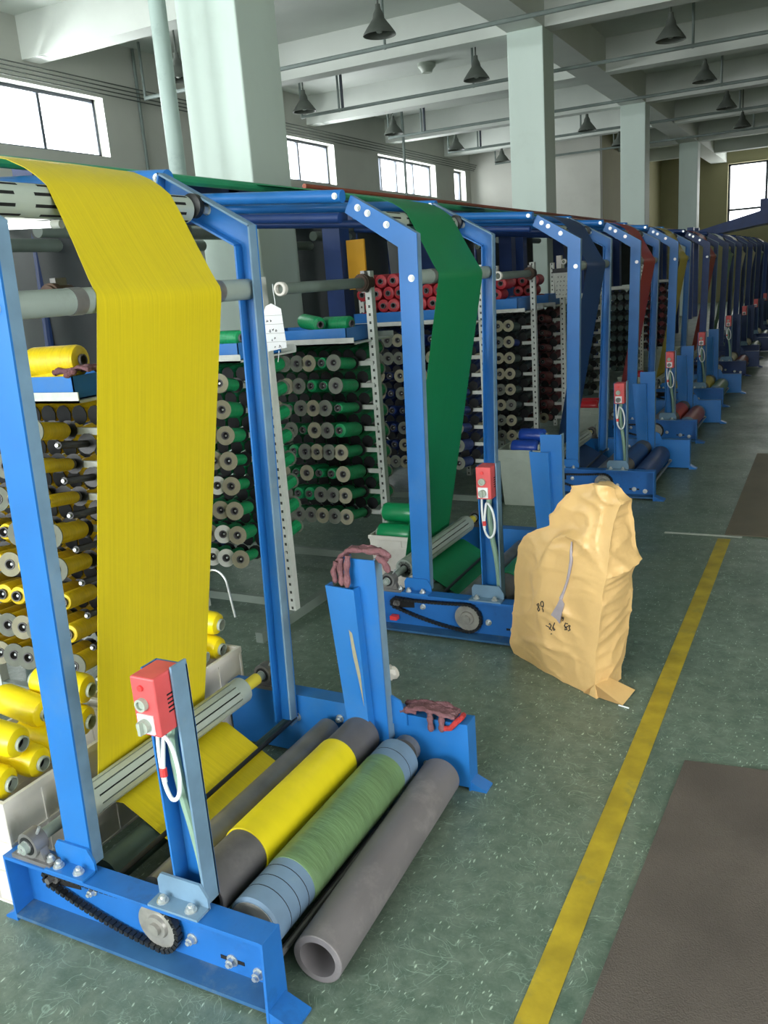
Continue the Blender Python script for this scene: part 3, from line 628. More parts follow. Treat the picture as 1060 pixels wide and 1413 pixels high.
    # --- woven cloth running down over the rollers
    P = [(-3.3, 2.25, .42, .87), (-2.85, 2.158, .40, .855), (-2.4, 2.075, .385, .845), (-2.1, 2.015, .382, .84), (-1.86, 1.963, .38, .836), (-1.80, 1.936, .38, .835), (-1.765, 1.913, .38, .835), (-1.735, 1.888, .38, .835),
         (-1.70, 1.83, .37, .83), (-1.65, 1.742, .355, .82), (-1.60, 1.659, .335, .81), (-1.586, 1.637, .331, .808), (-1.575, 1.622, .328, .807), (-1.571, 1.605, .322, .805), (-1.573, 1.588, .321, .8045), (-1.576, 1.57, .32, .804)]
    for t in [i/16 for i in range(1, 17)]: P.append((-1.575-.24*t, 1.575-1.295*t, .32-.035*t, .804-.034*t))
    P += [(-1.808, .25, .285, .77), (-1.79, .228, .285, .77), (-1.765, .22, .285, .77), (-1.73, .224, .285, .77), (-1.66, .186, .285, .768), (-1.58, .142, .284, .765), (-1.50, .099, .283, .763), (-1.455, .0995, .282, .762), (-1.40, .1, .282, .762), (-1.34, .106, .282, .762), (-1.30, .1085, .282, .762)]
    if idx > 0: P = [(a, b, c_-.03, d_+.03) for a, b, c_, d_ in P]
    W = 12; v = []; f = []; t = .0012
    for i, (x, z, a, b) in enumerate(P):
        q = P[min(i+1, len(P)-1)]; pr = P[max(i-1, 0)]; dx, dz = q[0]-pr[0], q[1]-pr[1]; l = math.hypot(dx, dz); nx, nz = -dz/l*t, dx/l*t
        for j in range(W+1): v.append((x, y(a+(b-a)*j/W), z))
    for i in range(len(P)-1):
        for j in range(W): n = i*(W+1)+j; f.append((n, n+1, n+W+2, n+W+1))
    c = MB((-1.6, y(.55), 0)).add(v, f).build('fabric_web', CL[cloth], smooth=50)
    s = c.modifiers.new('thickness', 'SOLIDIFY'); s.thickness = .0016; s.offset = 0; s = c.modifiers.new('crisp_edge', 'EDGE_SPLIT'); s.split_angle = math.radians(60)
    NM = {'yellow': 'yellow', 'green': 'green', 'blue': 'navy blue', 'red': 'red', 'olive': 'olive yellow', 'pale': 'pale green', 'white': 'white'}
    tag(c, '%s woven cloth running over the rollers of the %s winder' % (NM[cloth], ORD[idx]), 'cloth', 'woven cloth on the winders')
    # --- fabric roll on its core
    R = thing('fabric_roll', (-1.305, y(.1), .18), '%s cloth wound on a dark grey core on the %s winder' % (NM.get(roll, roll), ORD[idx]), 'roll', 'cloth rolls on the winders')
    ro = R.location; rr = .0695
    MB(ro).ring((-1.305, y(.10), .18), (-1.305, y(.925), .18), .0655, .055, 32, ch=.002).cyl((-1.305, y(.066), .18), (-1.305, y(.998), .18), .013, 10).build('core', M['core'], R)
    MB(ro).ring((-1.305, y(.283), .18), (-1.305, y(.765), .18), rr, .0655, 40, ch=.001).build('fabric', RL[roll], R)
    return root
BASE = [1.25, 3.33, 5.95, 8.0, 10.05, 12.7, 14.95, 17.1, 19.3, 21.5, 23.7]
CFG = [('yellow', 'yellow', 'green'), ('green', 'green', 'green'), ('blue', 'blue', 'navy'), ('red', 'red', 'red'), ('olive', 'olive', 'green'), ('red', 'white', 'red'), ('pale', 'white', 'green'), ('white', 'white', 'green'), ('white', 'white', 'red'), ('pale', 'white', 'green'), ('olive', 'white', 'green')]
LAB = ['nearest blue steel winder with yellow cloth, red switch box in the foreground', 'second blue winder with green cloth, standing behind the tan sack', 'third blue winder with navy cloth, right above the tan sack',
       'fourth blue winder with dull red cloth, past the navy one', 'fifth blue winder with olive yellow cloth, past the red one', 'sixth blue winder, with a pinkish red cloth', 'seventh blue winder, pale green cloth, white roll in front',
       'eighth blue winder, small and dark, by the far aisle', 'ninth blue winder, tiny, near the right edge', 'tenth blue winder, tiny and dark, further down the aisle', 'eleventh blue winder, farthest visible in the row']
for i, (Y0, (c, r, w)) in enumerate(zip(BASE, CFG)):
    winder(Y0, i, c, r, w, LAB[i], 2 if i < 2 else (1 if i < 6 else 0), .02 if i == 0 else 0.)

# ------------------------------------------------------------------ looms behind the racks
def loom(Y0, idx, front=True):
    cx, cy = -3.95, Y0+.75; root = thing('circular_loom', (cx, cy, 0), 'dark blue circular loom behind the racks of the %s winder' % ORD[idx], 'loom', 'circular looms behind the racks'); O = root.location
    n = M['navy']
    MB(O).lathe((cx, cy, 0), (cx, cy, 1), [(0, .5), (.08, .5), (.1, .4), (.78, .42), (.8, .5), (.95, .5), (.95, .2)], 32).build('base_drum', n, root)
    MB(O).ring((cx, cy, .95), (cx, cy, 1.02), .58, .4, 40, ch=.008).ring((cx, cy, 1.12), (cx, cy, 1.16), .56, .44, 40).build('shuttle_ring', M['dsteel'], root)
    MB(O).ring((cx, cy, 1.5), (cx, cy, 1.54), .45, .4, 36).build('upper_ring', n, root)
    MB(O).ring((cx, cy, 1.2), (cx, cy, 2.06), .53, .5, 40).build('guard_drum', M['loom_dark'], root)  # added dark drum imitating the shade inside the open loom
    for k in range(6):
        a = PI/6+k*PI/3; x, y = cx+.56*math.cos(a), cy+.56*math.sin(a)
        MB(O).cyl((x, y, .9), (x-.06*math.cos(a), y-.06*math.sin(a), 2.1), .025, 10).build('post', n, root)
    fx = -3.2; ys = (Y0-.35, Y0+1.3) if front else ()
    for y in ys: MB(O).box(fx-.08, fx+.06, y-.07, y+.07, 0, 2.12).build('frame_column', M['navy'], root, smooth=0)
    MB(O).box(-4.5, -3.14, Y0-.02, Y0+.08, 2.12, 2.2).box(-4.5, -3.14, Y0+.96, Y0+1.06, 2.12, 2.2).box(-3.26, -3.14, Y0-.45, Y0+1.4, 2.12, 2.2).box(-4.5, -4.4, Y0-.02, Y0+1.4, 2.12, 2.2).build('top_frame', n, root, smooth=0)
    for k in range(3): MB(O).cyl((-3.3-.25*k, Y0-.1, 2.02-.05*k), (-3.3-.25*k, Y0+1.5, 2.02-.05*k), .035, 14).build('take_up_roller', M['tube_grey'], root)
    return root
for i, Y0 in enumerate(BASE):
    if i < 9: loom(Y0, i, i != 1)
MB((-3.05, 5.55, 0)).box(-3.12, -2.98, 5.58, 5.6, 1.56, 1.9).build('guard_panel', M['ochre'], smooth=0)
o = bpy.data.objects['guard_panel']; tag(o, 'upright ochre yellow panel above the red bobbins, left of green cloth', 'panel')
o = MB((-2.6, 4, 0)).cyl((-2.55, -.5, 2.088), (-2.55, 9.5, 2.088), .021, 10).build('rail', M['green_rail']); tag(o, 'long green rail running over the link tubes past the pale column', 'rail')
o = MB((-3.2, 8, 0)).cyl((-3.19, 5.2, 2.25), (-3.19, 14.5, 2.25), .016, 10).build('rail', M['orange_rail']); tag(o, 'rusty orange rail lying along the loom tops below the windows', 'rail')
o = MB((-3.05, 8, 0)).cyl((-3.19, 5.0, 2.217), (-3.19, 14.5, 2.217), .016, 10).build('rail', M['navy']); tag(o, 'dark blue rail lying beside the orange one on the loom tops', 'rail')
t = thing('tube_lamp', (-2.9, 2.13, 1.9), 'lit white tube lamp under the blue beams left of yellow cloth', 'lamp')  # white emissive tube with end caps below the link beams
MB(t.location).cyl((-2.95, 2.16, 1.9), (-2.3, 2.16, 1.86), .011, 12).build('tube', M['led'], t)
MB(t.location).cyl((-3.02, 2.16, 1.904), (-2.95, 2.16, 1.9), .014, 12).cyl((-2.3, 2.16, 1.86), (-2.26, 2.16, 1.857), .014, 12).box(-3.0, -2.27, 2.165, 2.2, 1.88, 1.93).build('fitting', M['white_metal'], t)

# grey feed tubes at the racks, with end fittings
def feed_tube(x, y0, y1, z, label, cap=True):
    t = thing('feed_tube', (x, y0, z), label, 'tube', 'grey feed tubes beside the racks'); O = t.location
    MB(O).cyl((x, y0+.02, z), (x, y1, z), .026, 20).build('tube', M['tube_grey'], t)
    MB(O).ring((x, y0-.004, z), (x, y0+.024, z), .031, .02, 22, ch=.003).build('end_ring', M['white_plastic'], t)
    MB(O).cyl((x, y1, z), (x, y1+.09, z), .04, 16).ring((x, y1+.01, z+.0), (x, y1+.03, z), .046, .03, 18).build('brush', M['brown'], t)
    MB(O).box(x-.012, x+.012, y1+.03, y1+.075, z-.05, z+.06).build('bracket', M['dsteel'], t, smooth=0)
    return t
feed_tube(-2.2, 3.3, 4.05, 1.602, 'grey feed tube with white end ring, paper tag hanging from it')
feed_tube(-2.17, 1.2, 1.97, 1.625, 'grey feed tube behind the nearest bend roller, at the left edge')
feed_tube(-2.06, 5.75, 6.42, 1.58, 'grey feed tube above the red bobbins right of the green cloth')
# hanging tag
t = thing('paper_tag', (-2.215, 3.285, 1.6), 'white paper tag hanging by a string from the grey feed tube', 'tag'); O = t.location
tp = [(-2.285, 1.505), (-2.265, 1.545), (-2.235, 1.555), (-2.185, 1.53), (-2.175, 1.36), (-2.277, 1.345)]
tp = [(a+.0+(z-1.345)*-.0, z-.012) for a, z in tp]
ta = MB(O).prism(tp, 3.272, 3.2735).build('card', M['paper'], t, smooth=0)
for z in (1.49, 1.452, 1.412, 1.374): MB(O).box(-2.278, -2.178, 3.2712, 3.2718, z, z+.0012).build('ruled_line', M['card_d'], ta, smooth=0)
def scribble(x, z, w, h, y, par, n=5, r=.0013, seed=0, O=None):
    rr = random.Random(seed); p = [(x+w*rr.random(), y, z+h*rr.random()) for _ in range(n)]
    return MB(O).tube(p, r, 5).build('handwriting', M['ink'], par)
for k, (x, z, w, h) in enumerate(((-2.27, 1.462, .012, .016), (-2.25, 1.463, .012, .014), (-2.262, 1.42, .012, .02), (-2.242, 1.42, .012, .02), (-2.225, 1.422, .009, .018), (-2.25, 1.382, .01, .012), (-2.236, 1.389, .008, .01), (-2.238, 1.35, .011, .016), (-2.222, 1.35, .011, .016), (-2.208, 1.35, .009, .015))):
    scribble(x, z-.003, w, h, 3.2708, ta, 5, .0012, 40+k, O)
MB(O).tube([(-2.235, 3.3, 1.625), (-2.225, 3.285, 1.59), (-2.215, 3.275, 1.56), (-2.214, 3.273, 1.535)], .0016, 6).tube([(-2.22, 3.275, 1.335), (-2.225, 3.275, 1.31), (-2.232, 3.276, 1.285)], .0015, 6).build('string', M['white_cable'], t)
# grid paper on the third rack
t = thing('grid_paper', (-2.0, 7.12, 1.4), 'sheet of pale grid paper clipped to a white upright by red bobbins', 'paper'); O = t.location
gp = MB(O).prism([(-2.07, 1.565), (-1.955, 1.57), (-1.935, 1.375), (-2.05, 1.365)], 7.11, 7.112).build('sheet', M['card_w'], t, smooth=0)
for k in range(4):
    for j in range(5): scribble(-2.05+.027*k+.004*(4-j)*-1+.012, 1.385+.035*j, .014, .016, 7.1085, gp, 4, .0016, 100+k*5+j, O)
MB(O).box(-2.075, -1.95, 7.105, 7.118, 1.565, 1.6).build('clip', M['black'], t, smooth=0)
MB(O).box(-2.045, -2.005, 7.12, 7.16, 1.56, 1.7).ring((-1.985, 7.12, 1.65), (-1.985, 7.15, 1.65), .022, .012, 16).build('holder', M['white_plastic'], t)

# ------------------------------------------------------------------ crates and bins
def crate(x0, x1, y0, y1, h, label):
    root = thing('plastic_crate', ((x0+x1)/2, (y0+y1)/2, 0), label, 'crate', 'white plastic crates of yellow bobbins'); O = root.location; t = .006
    m = MB(O).box(x0+.01, x1-.01, y0+.01, y1-.01, .004, .012)
    m.box(x0+.005, x0+.011, y0+.005, y1-.005, .001, h-.001).box(x1-.011, x1-.005, y0+.005, y1-.005, .001, h-.001).box(x0+.011, x1-.011, y0+.005, y0+.011, .001, h-.001).box(x0+.011, x1-.011, y1-.011, y1-.005, .001, h-.001)
    m.build('body', M['white_plastic'], root, smooth=0)
    r = MB(O)
    for z in (h-.022, h*.6, h*.3, .0):
        r.box(x0, x0+.012, y0, y1, z, z+(.022 if z > h*.8 else .007)).box(x1-.0125, x1, y0, y1, z, z+(.022 if z > h*.8 else .007)).box(x0+.0125, x1-.0125, y0, y0+.0125, z, z+(.022 if z > h*.8 else .007)).box(x0+.0125, x1-.0125, y1-.0125, y1, z, z+(.022 if z > h*.8 else .007))
    for k in range(5):
        yy = y0+.002+(y1-y0-.012)*k/4; r.box(x1-.012, x1-.0008, yy, yy+.008, .0075, h-.0225).box(x0+.0008, x0+.012, yy, yy+.008, .0075, h-.0225)
        xx = x0+.002+(x1-x0-.012)*k/4; r.box(xx, xx+.008, y0+.0008, y0+.012, .0075, h-.0225).box(xx, xx+.008, y1-.012, y1-.0008, .0075, h-.0225)
    r.build('ribs', M['white_plastic'], root, smooth=0)
    return root
crate(-2.3, -1.905, 1.29, 1.80, .33, 'white ribbed plastic crate of yellow bobbins, bottom left corner')
crate(-2.17, -1.905, 1.84, 2.36, .33, 'white ribbed plastic crate behind the lower yellow cloth, farther one')
_fat = {}
def fat(p, d, r, colr, label, group, L=.2):
    k = (colr, r)
    if k not in _fat:
        y = MB().lathe((0, 0, 0), (0, L, 0), yarn_profile(r, L, .022, True), 30, closed=True).build('yarn', FATM[colr])
        t = MB().ring((0, -.006, 0), (0, L+.006, 0), .0225, .0185, 20).build('tube', M['grey_plastic'])
        i = MB().ring((0, .012, 0), (0, L-.012, 0), .0185, .017, 16).build('bore', M['black'])
        for o in (y, t, i): col.objects.unlink(o)
        _fat[k] = (y.data, t.data, i.data)
    d = Vector(d).normalized(); o = thing('yarn_bobbin', p, label, 'bobbin', group, (math.asin(d.z), 0, math.atan2(-d.x, d.y)))
    for nm, me in zip(('yarn', 'tube', 'bore'), _fat[k]):
        c = bpy.data.objects.new(nm, me); col.objects.link(c); c.parent = o
    return o
fd = (-.93, -.1, .12)
for k, (x, y_, z, w) in enumerate(((-1.945, 1.355, .345, 'lower left at the picture edge'), (-1.94, 1.462, .348, 'middle, under the top one'), (-1.95, 1.56, .335, 'just left of the nearest post'), (-1.95, 1.66, .375, 'between the post and the cloth'),
                                    (-1.945, 1.412, .438, 'topmost at the left edge'), (-2.03, 1.575, .43, 'lying on top, left of the post'), (-1.96, 1.69, .465, 'top one right of the post'))):
    fat((x, y_, z), (fd[0], fd[1]+.1*((k*7) % 3-1), fd[2]), .047, 'yellow', 'fat yellow bobbin in the nearest crate, %s' % w, 'fat yellow bobbins in the crates')
for k, (x, y_, z, w) in enumerate(((-1.955, 2.215, .34, 'nearer the cloth'), (-1.95, 2.305, .335, 'under the top one'), (-1.955, 2.322, .425, 'on top by the wire handle'))):
    fat((x, y_, z), (fd[0], fd[1]+.08*((k*5) % 3-1), fd[2]), .043, 'yellow', 'yellow bobbin in the farther white crate, %s' % w, 'fat yellow bobbins in the crates')
hp = [(-2.02, 2.33, .30)]+[(-2.02+.012*k/6, 2.33, .3+.27*k/6) for k in range(1, 7)]
for k in range(1, 10): a = PI-PI*k/10; hp.append((-1.96+.052*math.cos(a), 2.33, .575+.06*math.sin(a)))
hp += [(-1.905+.005*k, 2.33, .56-.1*k/3) for k in range(0, 4)]
tag(MB((-1.96, 2.33, .3)).tube(soft(hp, 3), .0042, 8).build('wire_handle', M['zinc']), 'bent wire handle standing up from the farther white crate', 'handle')
def bin_(x0, x1, y0, y1, h, m, label):
    root = thing('plastic_bin', ((x0+x1)/2, (y0+y1)/2, 0), label, 'bin', 'plastic bins beside the winders'); O = root.location
    cx, cy = (x0+x1)/2, (y0+y1)/2; b = MB(O)
    def ringq(s, z): return [(cx+(x-cx)*s, cy+(yy-cy)*s, z) for x, yy in ((x0, y0), (x1, y0), (x1, y1), (x0, y1))]
    prof = [(.80, 0), (.93, h*.8), (.97, h*.8), (.97, h*.84), (.95, h*.84), (.97, h-.02), (1.0, h-.02), (1.0, h), (.94, h), (.78, .02)]
    v = [p for s, z in prof for p in ringq(s, z)]; f = [(0, 3, 2, 1)]
    for i in range(len(prof)-1):
        for k in range(4): f.append((i*4+k, i*4+(k+1) % 4, i*4+4+(k+1) % 4, i*4+4+k))
    f.append(tuple(range(len(v)-4, len(v)))); b.add(v, f); b.build('body', m, root, smooth=0, bevel=.004)
    MB(O).box(cx-.06, cx+.06, y0+.003, y0+.012, h*.84, h*.93).build('grip', m, root, smooth=0)
    return root
bin_(-2.09, -1.835, 3.72, 4.05, .345, M['white_plastic'], 'white plastic bin of green bobbins behind the second winder post')
for k, (x, y_, z) in enumerate(((-1.865, 3.80, .34), (-1.865, 3.92, .345), (-1.86, 3.86, .435))):
    fat((x, y_, z), (-1, -.05, .02), .05, 'green', 'green bobbin in the white bin, %s' % ('nearest', 'farther', 'on top of the others')[k], 'green bobbins in the white bin')
bin_(-2.07, -1.72, 5.62, 5.93, .405, M['grey_plastic'], 'grey plastic bin of navy bobbins in front of the third winder')
for k, (x, y_, z) in enumerate(((-1.78, 5.68, .415), (-1.76, 5.80, .475))):
    fat((x, y_, z), (-1, -.04, .02), .05, 'blue', 'navy bobbin on the grey bin, %s' % ('lower front', 'upper one')[k], 'navy bobbins on the grey bin')
bin_(-2.1, -1.8, 7.55, 7.9, .39, M['grey_plastic'], 'grey plastic bin of red bobbins seen under the navy cloth')
for k, (x, y_, z) in enumerate(((-1.83, 7.63, .40), (-1.83, 7.75, .40))):
    fat((x, y_, z), (-1, 0, 0), .05, 'red', 'red bobbin on the grey bin, %s' % ('nearer', 'farther')[k], 'red bobbins on the grey bin')
bin_(-2.1, -1.8, 9.6, 9.95, .4, M['grey_plastic'], 'small grey bin of red bobbins between the red and olive cloths')
fat((-1.83, 9.7, .41), (-1, 0, 0), .05, 'red', 'red bobbin on the small far grey bin', 'red bobbins on the grey bin')
bin_(-2.1, -1.78, 11.6, 12.0, .5, M['grey_plastic'], 'small pale bin far down the row past the olive cloth')

# ------------------------------------------------------------------ pipe on the floor
p, q = Vector((-1.008, 1.385, .066)), Vector((-1.043, 2.20, .066))
tag(MB((-1.02, 1.8, 0)).ring(p, q, .065, .0475, 40, ch=.002).build('plastic_pipe', M['pipe']), 'thick grey plastic pipe lying on the floor beside the nearest winder', 'pipe')

v = []; f = []
for i in range(9):
    for k in range(14):
        a = 2*PI*k/14; t = PI*i/8; n_ = 1+.5*noise.noise(Vector((math.cos(a)*2+i, math.sin(a)*2, i*.7)))
        v.append((-1.552+.03*math.sin(t)*math.cos(a)*n_, 2.868+.026*math.sin(t)*math.sin(a)*n_, .03-.028*math.cos(t)*n_+.012))
for i in range(8):
    for k in range(14): f.append((i*14+k, i*14+(k+1) % 14, (i+1)*14+(k+1) % 14, (i+1)*14+k))
tag(MB((-1.552, 2.868, 0)).add(v, f).build('paper_scrap', M['white_plastic']), 'small crumpled pale scrap on the floor behind the gloved support post', 'scrap')
# ------------------------------------------------------------------ sack
def interp(T, z):
    if z <= T[0][0]: return T[0][1]
    for (a, b), (c, d) in zip(T, T[1:]):
        if z <= c: return b+(d-b)*(z-a)/(c-a)
    return T[-1][1]
SL = [(0, -.085), (.04, -.105), (.24, -.07), (.38, -.057), (.5, -.03), (.545, 0.), (.585, .06), (.62, .13), (.665, .15), (.71, .17), (.76, .22), (.80, .3), (.82, .35)]
SR = [(0, .44), (.03, .43), (.16, .436), (.3, .458), (.43, .474), (.52, .49), (.6, .49), (.7, .495), (.77, .505), (.82, .47)]
SB = [(0, .39), (.05, .375), (.13, .385), (.2, .40), (.35, .425), (.43, .415), (.5, .45), (.6, .47), (.7, .48), (.77, .5), (.82, .46)]
D1 = [(0, .2), (.1, .23), (.4, .23), (.55, .2), (.65, .15), (.75, .08), (.82, .035)]
OFF = [(0, 0), (.5, .0), (.6, .02), (.75, .06), (.82, .07)]
UA = Vector((.38, -.21, 0)).normalized(); VA = Vector((-UA.y, UA.x, 0)); SA = Vector((-1.12, 3.2, 0))
def sack():
    root = thing('woven_sack', SA+UA*.2+VA*.1, 'tall tan woven plastic sack, crumpled, with handwriting and a grey tie', 'sack'); O = root.location
    rings = 96; n = 152; v = []; f = []
    for i in range(rings):
        z = .82*i/(rings-1)
        uL, uR, uB, dp, of = interp(SL, z), interp(SR, z), interp(SB, z), interp(D1, z), interp(OFF, z)
        cor = [(uL, of+.05*min(1, dp/.2)), (uR, of), (uB, of+dp), (uL+.05, of+min(dp, .11))]
        for k in range(n):
            t = 4*k/n; s = int(t) % 4; w = t-int(t); a, b = cor[s], cor[(s+1) % 4]
            u, d = a[0]+(b[0]-a[0])*w, a[1]+(b[1]-a[1])*w
            cu, cd = sum(c[0] for c in cor)/4, sum(c[1] for c in cor)/4
            bulge = .03*math.sin(PI*w)*min(1, dp/.2)*(1 if s in (0, 2) else .35)*min(1, z/.12+.25)
            du, dd = u-cu, d-cd; l = math.hypot(du, dd)+1e-6
            # folds and creases
            P = Vector((u*5, d*5, z*5))
            def ridge(a, pw): return (1-min(1, abs(noise.noise(a))*2.2))**pw
            up = max(0, min(1, (z-.42)/.25))
            r1 = ridge(Vector((u*2.6+z*3.4, d*3, z*5.5-u*4.2)), 3)
            r2 = ridge(Vector((u*6.5-z*5, d*6+4, z*6.5+u*5+9)), 3)
            r3 = ridge(Vector((u*4+2, d*4, z*17+u*3)), 4)
            off = bulge+noise.noise(P)*.012+r1*(.012+.022*up)+r2*(.007+.012*up)+r3*.006-(.01+.012*up)
            edge = min(1, min(w, 1-w)*10)
            off *= (.45+.55*edge)
            p = SA+UA*(u+du/l*off)+VA*(d+dd/l*off); v.append((p.x, p.y, max(.001, z+noise.noise(P*1.3)*.012*(1 if i > 2 else 0)+(noise.noise(Vector((u*8, 3, d*4)))*.02 if i > rings-6 else 0))))
    for i in range(rings-1):
        for k in range(n): f.append((i*n+k, i*n+(k+1) % n, (i+1)*n+(k+1) % n, (i+1)*n+k))
    f.append(tuple(range(n))[::-1])
    m = MB(O).add(v, f); nn = len(m.v); top = [Vector(x) for x in v[-n:]]; cc = sum(top, Vector())/n
    m.v.append(cc-m.o+Vector((0, 0, .002)))
    for k in range(n): m.f.append([(rings-1)*n+k, (rings-1)*n+(k+1) % n, nn]); m.mi.append(0)
    # ragged corner flap at the foot
    body = m.build('body', M['sack'], root, smooth=70)
    A = SA+UA*.43+VA*.0
    MB(O).add([A+UA*-.06+Vector((0, 0, .002)), A+UA*.11+VA*.03+Vector((0, 0, .003)), A+UA*.06+VA*.16+Vector((0, 0, .004)), A+UA*-.02+VA*.1+Vector((0, 0, .05)), A+Vector((0, 0, .06))], [(0, 1, 4), (1, 2, 3, 4), (0, 4, 3, 2, 1)]).build('corner_flap', M['sack'], root, smooth=0)
    from mathutils.bvhtree import BVHTree
    bv = BVHTree.FromPolygons([tuple(Vector(x)) for x in v], f)
    def on(u, z, lift=.002):
        h = bv.ray_cast(SA+UA*u-VA*.5+Vector((0, 0, z)), VA)
        return (h[0]-VA*lift) if h[0] else SA+UA*u+Vector((0, 0, z))
    def stroke(pts, r=.0016):
        dense = []
        for (a, b) in zip(pts, pts[1:]):
            for t in range(4): dense.append((a[0]+(b[0]-a[0])*t/4, a[1]+(b[1]-a[1])*t/4))
        dense.append(pts[-1])
        return [on(*p, .001) for p in dense]
    def glyph(strokes, x, z, s, slant=.1):
        m = MB(O)
        for S in strokes: m.tube(stroke([(x+(a+slant*b)*s, z+b*s) for a, b in S]), .0021, 5)
        m.build('handwriting', M['ink'], root)
    def circ(cx, cz, rx, rz, a0=0, a1=2*PI, n=10): return [(cx+rx*math.cos(a0+(a1-a0)*k/n), cz+rz*math.sin(a0+(a1-a0)*k/n)) for k in range(n+1)]
    G8 = [[(.55, .85), (.3, 1.0), (.1, .8), (.3, .55), (.5, .3), (.3, 0), (.05, .2), (.25, .5), (.55, .85)]]
    G9 = [circ(.3, .72, .24, .27), [(.55, .75), (.52, .3), (.5, -.1)]]
    G2 = [[(.05, .75), (.25, 1), (.5, .8), (.35, .45), (.02, .05), (.3, .12), (.6, .0)]]
    G6 = [[(.4, 1.2), (.2, .7), (.08, .3), (.25, .02), (.5, .2), (.3, .42), (.1, .3)]]
    G5 = [[(.6, 1.0), (.2, 1.0), (.12, .55), (.45, .5), (.5, .15), (.1, .0)], [(.2, .3), (.75, .75)]]
    G3 = [[(.1, .9), (.45, 1), (.25, .6), (.5, .3), (.1, 0)]]
    GY = [[(.05, 1), (.3, .6)], [(.55, 1.05), (.2, .1)]]
    glyph(G8, .118, .27, .036); glyph(G9, .142, .283, .04)
    glyph(G2, .190, .212, .03); glyph(G6, .212, .217, .03)
    glyph(GY, .262, .268, .022); glyph(G5, .270, .235, .03); glyph(G3, .29, .236, .026)
    glyph([[(-.8, .3), (.1, .25)]], .19, .215, .024); glyph([[(0, 0), (.2, .1)]], .2, .195, .03)
    # grey tie hanging from the puckered knot
    tp = [(.307, .60), (.308, .565), (.314, .53), (.309, .48), (.296, .44), (.284, .40), (.275, .37)]
    ti = MB(O).tube([on(u, z, .004) for u, z in tp], .007, 8, rs=[.003, .006, .007, .006, .005, .0055, .008])
    a = [on(.275, .375, .006), on(.262, .345, .01), on(.225, .29, .012), on(.25, .278, .016), on(.262, .262, .014), on(.278, .30, .012), on(.287, .35, .008)]
    nv = len(a); ti.add(a+[p_+VA*.004 for p_ in a], [tuple(range(nv)), tuple(range(nv, 2*nv))[::-1]]+[(k, (k+1) % nv, nv+(k+1) % nv, nv+k) for k in range(nv)])
    ti.build('tie', M['sack_tie'], root, smooth=60)
    MB(O).tube([A+UA*.1+VA*.02+Vector((0, 0, .004)), A+UA*.14+VA*.03+Vector((0, 0, .004))], .003, 6).build('loose_thread', M['white_cable'], root)
sack()

# ------------------------------------------------------------------ gloves
def glove(pts, fingers, label, m, cuff=None, loc=None):
    """limp knitted glove: padded sheet through pts rows, five finger tubes, grown into one skin"""
    loc = Vector(loc); root = thing('work_glove', loc, label, 'glove', 'knitted work gloves left on the machines')
    bm = bmesh.new(); rows = []
    for r in pts: rows.append([bm.verts.new(Vector(p)-loc) for p in r])
    for a, b in zip(rows, rows[1:]):
        for k in range(len(a)-1): bm.faces.new((a[k], a[k+1], b[k+1], b[k]))
    me = bpy.data.meshes.new('hand'); bm.normal_update(); bm.to_mesh(me); bm.free(); me.materials.append(m)
    o = bpy.data.objects.new('hand', me); col.objects.link(o); o.parent = root
    s = o.modifiers.new('thick', 'SOLIDIFY'); s.thickness = .014; s.offset = .6
    s = o.modifiers.new('sub', 'SUBSURF'); s.levels = s.render_levels = 3
    tx = bpy.data.textures.new('wrinkle', 'CLOUDS'); tx.noise_scale = .02
    d = o.modifiers.new('wr', 'DISPLACE'); d.texture = tx; d.strength = .012; d.mid_level = .5
    for p in me.polygons: p.use_smooth = True
    for k, F in enumerate(fingers):
        F = [Vector(x) for x in F]; dense = []; rs = []
        for i in range(len(F)-1):
            for t in range(5):
                q = F[i].lerp(F[i+1], t/5); dense.append(q); rs.append(.010+.0015*math.sin(len(dense)*1.3+k))
        dense.append(F[-1]); rs.append(.006)
        MB(loc).tube(dense, .01, 10, rs=rs).build('thumb' if k == len(fingers)-1 else 'finger', m, root)
    if cuff: MB(loc).tube(cuff, .009, 8).build('cuff', M['glove_red'], root)
    return root
yb = 2.19; zt = .795
rows = []
for j in range(5):
    yy = yb+.01+.012*j-.0
    rows.append([(-1.365+.008*j, yy-.01, .745-.004*j), (-1.335, yy, .785), (-1.305, yy, zt+.006), (-1.27, yy, zt+.002), (-1.235, yy, zt+.004), (-1.205, yy+.0, .79), (-1.185, yy, .765+.003*j)])
glove(rows, [[(-1.35, 2.19, .765), (-1.358, 2.18, .735), (-1.352, 2.178, .70)], [(-1.33, 2.185, .78), (-1.33, 2.175, .745), (-1.327, 2.174, .695)], [(-1.305, 2.185, .79), (-1.308, 2.176, .75), (-1.31, 2.174, .69)],
             [(-1.21, 2.2, .79), (-1.185, 2.195, .775), (-1.17, 2.195, .745)], [(-1.25, 2.21, .80), (-1.20, 2.2, .81), (-1.165, 2.2, .795)]],
      'limp maroon grey glove draped over the upright support post', M['glove'], loc=(-1.27, 2.22, .78))
rows = []
for j in range(5):
    yy = 2.245+.018*j
    rows.append([(-1.185, yy, .244), (-1.15, yy-.004, .255+.006*math.sin(j*2)), (-1.11, yy-.008, .262), (-1.07, yy-.006, .256+.006*math.cos(j*3)), (-1.03, yy-.004, .25), (-1.0, yy-.004, .247)])
